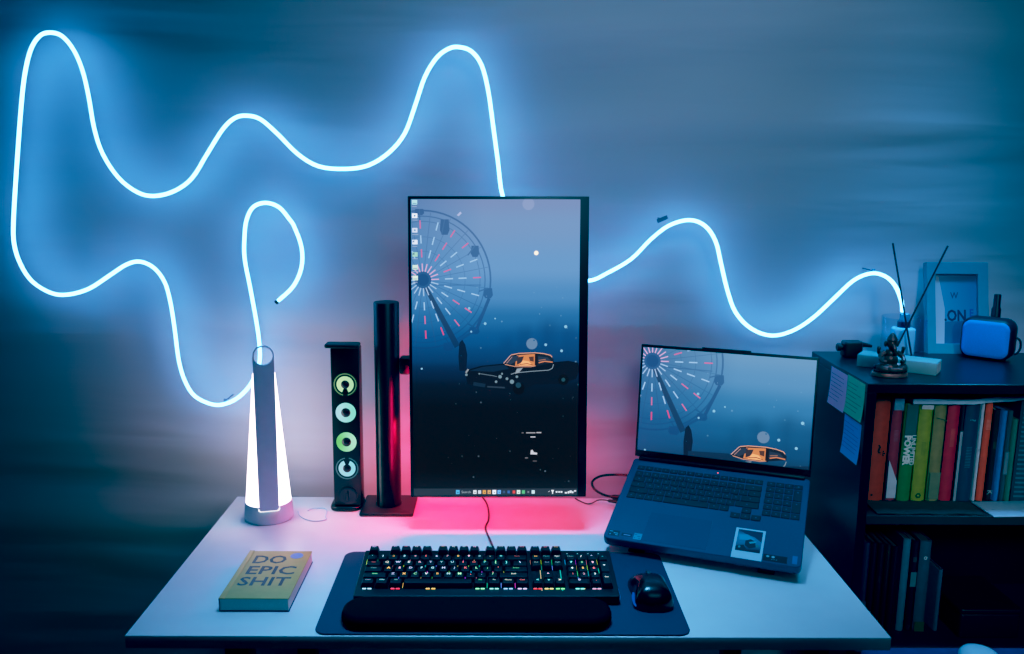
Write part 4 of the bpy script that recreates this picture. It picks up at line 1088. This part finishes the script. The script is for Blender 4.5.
# small rounded speaker
SA = R(-42)
SM = Matrix.Translation((0.9560, 0.5600, TZ)) @ Matrix.Rotation(SA, 4, 'Z')
sp = thing('small_speaker', 'small rounded blue-fronted portable speaker on the bookcase', 'speaker', M=SM)
mb = MB(); mb.M = SM
def sring(ins, y): return [(x, y, z) for x, z in rrect(0.050, 0.0435, 0.100, 0.086, 0.022, 8)(ins)]
mb.loft([sring(0.006, 0.0), sring(0.0015, 0.004), sring(0, 0.010), sring(0, 0.040), sring(0.002, 0.047), sring(0.008, 0.052)])
part(mb, 'body', mat('speaker_shell', (16, 24, 38), 0.5), sp)
mb = MB(); mb.M = SM
mb.loft([sring(0.0052, 0.0006), sring(0.0052, -0.0012), sring(0.0075, -0.0035), sring(0.012, -0.0046)])
part(mb, 'grille', mat('speaker_cloth', (52, 138, 226), 0.7, vary=0.12, scale=700, bump=0.3), sp)
mb = MB(); mb.M = SM
mb.tube(catmull([(0.1002, 0.030, 0.050), (0.108, 0.032, 0.044), (0.110, 0.033, 0.030), (0.106, 0.031, 0.018), (0.1002, 0.030, 0.014)], 5), 0.0022, 8)
part(mb, 'strap', mat('speaker_shell', (16, 24, 38), 0.5), sp)

# slim dark bottle behind it
mb = MB(); mb.lathe([(0.0085, TZ), (0.0092, TZ + 0.002), (0.0092, TZ + 0.098), (0.007, TZ + 0.103), (0.007, TZ + 0.128), (0.006, TZ + 0.130)], (1.046, 0.590, 0), 24)
solo(mb, 'slim_bottle', mat('bottle_dark', (14, 22, 34), 0.4), 'slim dark bottle standing behind the small blue speaker', 'bottle')

# little dark camera-like gadget
gd = thing('gadget', 'small black gadget with round knob lying by the long box', 'gadget', (0.722, 0.545, TZ))
mb = MB(); mb.stack(rrect(0.7220, 0.545, 0.040, 0.028, 0.007), roundprof(TZ, TZ + 0.035, 0.005))
part(mb, 'body', mat('gadget_black', (12, 13, 18), 0.5), gd)
mb = MB(); mb.M = Matrix.Translation((0.7018, 0.545, TZ + 0.021)) @ Matrix.Rotation(R(-90), 4, 'Y')
mb.lathe([(0.0055, 0), (0.0055, 0.004), (0.0085, 0.0045), (0.0085, 0.010), (0.0065, 0.0115)], n=20)
part(mb, 'knob', mat('gadget_black', (12, 13, 18), 0.5), gd)
mb = MB(); mb.tube([(0.7415, 0.545, TZ + 0.027), (0.752, 0.545, TZ + 0.026), (0.764, 0.545, TZ + 0.0235)], [0.0055, 0.0045, 0.0030], 10)
part(mb, 'spout', mat('gadget_black', (12, 13, 18), 0.5), gd)

# seated figurine
FX, FY = 0.7285, 0.372
fg = thing('figurine', 'small dark seated figurine on an oval base, in front of the tumbler', 'figurine', (FX, FY, TZ))
fm_ = mat('figurine_bronze', (104, 58, 54), 0.4, 0.3, 0.5, 90, 0.5)
mb = MB(); mb.lathe([(0.030, TZ), (0.0345, TZ + 0.001), (0.0345, TZ + 0.006), (0.0325, TZ + 0.0085), (0.028, TZ + 0.009)], (FX, FY, 0), 36, 1.0, 0.72)
part(mb, 'base', mat('figurine_base', (140, 84, 76), 0.4, 0.3, 0.3, 80), fg)
z0 = TZ + 0.0091
mb = MB()
sk = [((FX, FY, z0 + 0.009), (0.018, 0.014, 0.010)), ((FX, FY + 0.001, z0 + 0.022), (0.0145, 0.012, 0.014)), ((FX, FY + 0.002, z0 + 0.034), (0.013, 0.0105, 0.010))]
for c_, r_ in sk: mb.ball(c_, r_, 14, 9)
for s in (-1, 1):
    mb.tube(catmull([(FX + s * 0.008, FY, z0 + 0.009), (FX + s * 0.022, FY - 0.008, z0 + 0.0085), (FX + s * 0.012, FY - 0.0175, z0 + 0.006), (FX - s * 0.004, FY - 0.019, z0 + 0.0055)], 5), [0.0085] * 6 + [0.0075] * 5 + [0.005] * 5, 10)
    mb.tube(catmull([(FX + s * 0.011, FY + 0.001, z0 + 0.037), (FX + s * 0.021, FY - 0.002, z0 + 0.029), (FX + s * 0.021, FY - 0.011, z0 + 0.022), (FX + s * 0.0135, FY - 0.015, z0 + 0.021)], 5), [0.0048] * 6 + [0.004] * 5 + [0.0034] * 5, 8)
    mb.tube(catmull([(FX + s * 0.010, FY + 0.004, z0 + 0.035), (FX + s * 0.0215, FY + 0.004, z0 + 0.034), (FX + s * 0.0235, FY + 0.001, z0 + 0.043)], 5), [0.0042] * 5 + [0.0032] * 6, 8)
    mb.ball((FX + s * 0.0235, FY + 0.001, z0 + 0.0445), 0.0038, 8, 6)
mb.tube([(FX, FY + 0.001, z0 + 0.040), (FX, FY, z0 + 0.048)], 0.0052, 10)
mb.ball((FX, FY, z0 + 0.0535), (0.0098, 0.0095, 0.0100), 14, 9)
part(mb, 'body', fm_, fg)
mb = MB(); mb.lathe([(0.0092, z0 + 0.0588), (0.0104, z0 + 0.0610), (0.0080, z0 + 0.0660), (0.0050, z0 + 0.0710), (0.0016, z0 + 0.0745)], (FX, FY, 0), 18)
part(mb, 'crown', fm_, fg)
mb = MB()
for s in (-1, 1): mb.ball((FX + s * 0.0112, FY + 0.001, z0 + 0.0530), (0.0034, 0.0016, 0.0062), 10, 7)
mb.tube(catmull([(FX, FY - 0.0085, z0 + 0.0520), (FX + 0.001, FY - 0.0125, z0 + 0.0450), (FX + 0.003, FY - 0.0130, z0 + 0.0370), (FX + 0.007, FY - 0.0135, z0 + 0.0340)], 5), [0.0036] * 6 + [0.0028] * 5 + [0.002] * 5, 8)
part(mb, 'face_detail', fm_, fg)
mb = MB()
for k in range(14):
    a = PI + PI * (k + 0.5) / 14; mb.ball((FX + 0.0330 * math.cos(a) * 0.92, FY + 0.0235 * math.sin(a) * 0.92, z0 + 0.0022), 0.0027, 8, 5)
for s in (-1, 1):
    mb.ball((FX + s * 0.025, FY + 0.004, z0 + 0.006), (0.0055, 0.005, 0.007), 10, 7)
part(mb, 'offering_bead', mat('figurine_dark', (40, 40, 48), 0.35, 0.4, 0.5, 90), fg)

# ================================================================== bed corner by the bookcase
bed = thing('bed', 'bed corner with purple cover showing below the bookcase', 'bed', (1.2, -0.4, 0))
mb = MB(); mb.box((0.66, -1.0, 0.0), (1.9, 0.235, 0.34), 0.01); part(mb, 'bed_base', mat('bed_base_dark', (30, 30, 38), 0.7), bed)
mb = MB(); mb.box((0.655, -1.0, 0.3405), (1.9, 0.246, 0.590), 0.018, 5); part(mb, 'cover', mat('cover_purple', (74, 62, 104), 0.9, vary=0.2, scale=40, bump=0.5), bed)
mb = MB(); mb.lathe([(0.032, 0.5905), (0.035, 0.5915), (0.0345, 0.5965), (0.030, 0.603), (0.019, 0.608), (0.006, 0.610)], (0.858, 0.196, 0), 32)
solo(mb, 'white_bowl', mat('bowl_white', (190, 206, 218), 0.4, vary=0.02), 'small round white bowl upturned on the purple bed cover', 'bowl')

# ================================================================== light
def area(name, loc, target, size, col, power, sy=None):
    d = bpy.data.lights.new(name, 'AREA'); d.energy = power; d.color = col; d.size = size
    if sy: d.shape = 'RECTANGLE'; d.size_y = sy
    o = bpy.data.objects.new(name, d); C.objects.link(o); o.location = loc
    o.rotation_euler = (Vector(target) - Vector(loc)).to_track_quat('-Z', 'Y').to_euler()
    return o
def spread(o, deg): o.data.spread = R(deg)
spread(area('desk_fill', (-0.02, 0.16, 2.5), (-0.02, 0.12, 0.7), 0.4, (0.17, 0.49, 1.0), 4.5), 50)  # unseen blue fill added overhead to brighten the desk top
spread(area('shelf_top_fill', (0.9, 0.30, 2.4), (0.92, 0.42, 1.0), 0.3, (0.10, 0.46, 1.0), 2.0), 40)  # added fill without a fixture, lifts the things on the bookcase
spread(area('shelf_front_fill', (0.75, -1.6, 1.9), (0.95, 0.40, 0.87), 0.25, (0.66, 0.66, 0.85), 0.55), 24)  # faint unseen fill added in front to bring out the book spines
spread(area('wall_fill_pale', (0.5, -1.2, 2.4), (0.32, 0.67, 1.75), 0.6, (0.42, 0.63, 1.0), 2.7), 66)  # no lamp stands here: pale fill added to lift the upper wall
area('front_fill', (0.2, -2.4, 1.6), (0.3, 0.6, 0.9), 1.0, (0.35, 0.65, 1.0), 0.12)  # weak general fill added from the camera side, no visible source
area('rear_red_down', (-0.04, 0.492, 0.95), (-0.04, 0.485, 0.74), 0.30, (1.0, 0.002, 0.04), 1.5, 0.012)
area('rear_red_corner', (-0.155, 0.490, 0.94), (-0.150, 0.500, 0.74), 0.06, (1.0, 0.003, 0.06), 1.3, 0.012)

w = bpy.data.worlds.new('dim_room'); bpy.context.scene.world = w; w.use_nodes = True
w.node_tree.nodes['Background'].inputs['Color'].default_value = (0.008, 0.032, 0.065, 1)
w.node_tree.nodes['Background'].inputs['Strength'].default_value = 0.16

# ================================================================== camera
f_, pitch, yaw, roll = 890.167, 0.174128, -0.0134588, 0.0099415
cam = bpy.data.cameras.new('camera'); co = bpy.data.objects.new('camera', cam); C.objects.link(co)
cam.sensor_width = 36.0; cam.lens = f_ / 1024 * 36.0; cam.clip_start = 0.05
c_, s_ = math.cos(yaw), math.sin(yaw)
fwd = Vector((-s_ * math.cos(pitch), c_ * math.cos(pitch), -math.sin(pitch)))
rt = Vector((c_, s_, 0)); up = rt.cross(fwd)
r2 = rt * math.cos(roll) + up * math.sin(roll); u2 = -rt * math.sin(roll) + up * math.cos(roll)
co.matrix_world = Matrix(((r2.x, u2.x, -fwd.x, -0.0193883), (r2.y, u2.y, -fwd.y, -1.287334), (r2.z, u2.z, -fwd.z, 1.458452), (0, 0, 0, 1)))
sc = bpy.context.scene
sc.camera = co
sc.cycles.use_denoising = True
sc.cycles.max_bounces = 8
sc.cycles.sample_clamp_indirect = 4.0
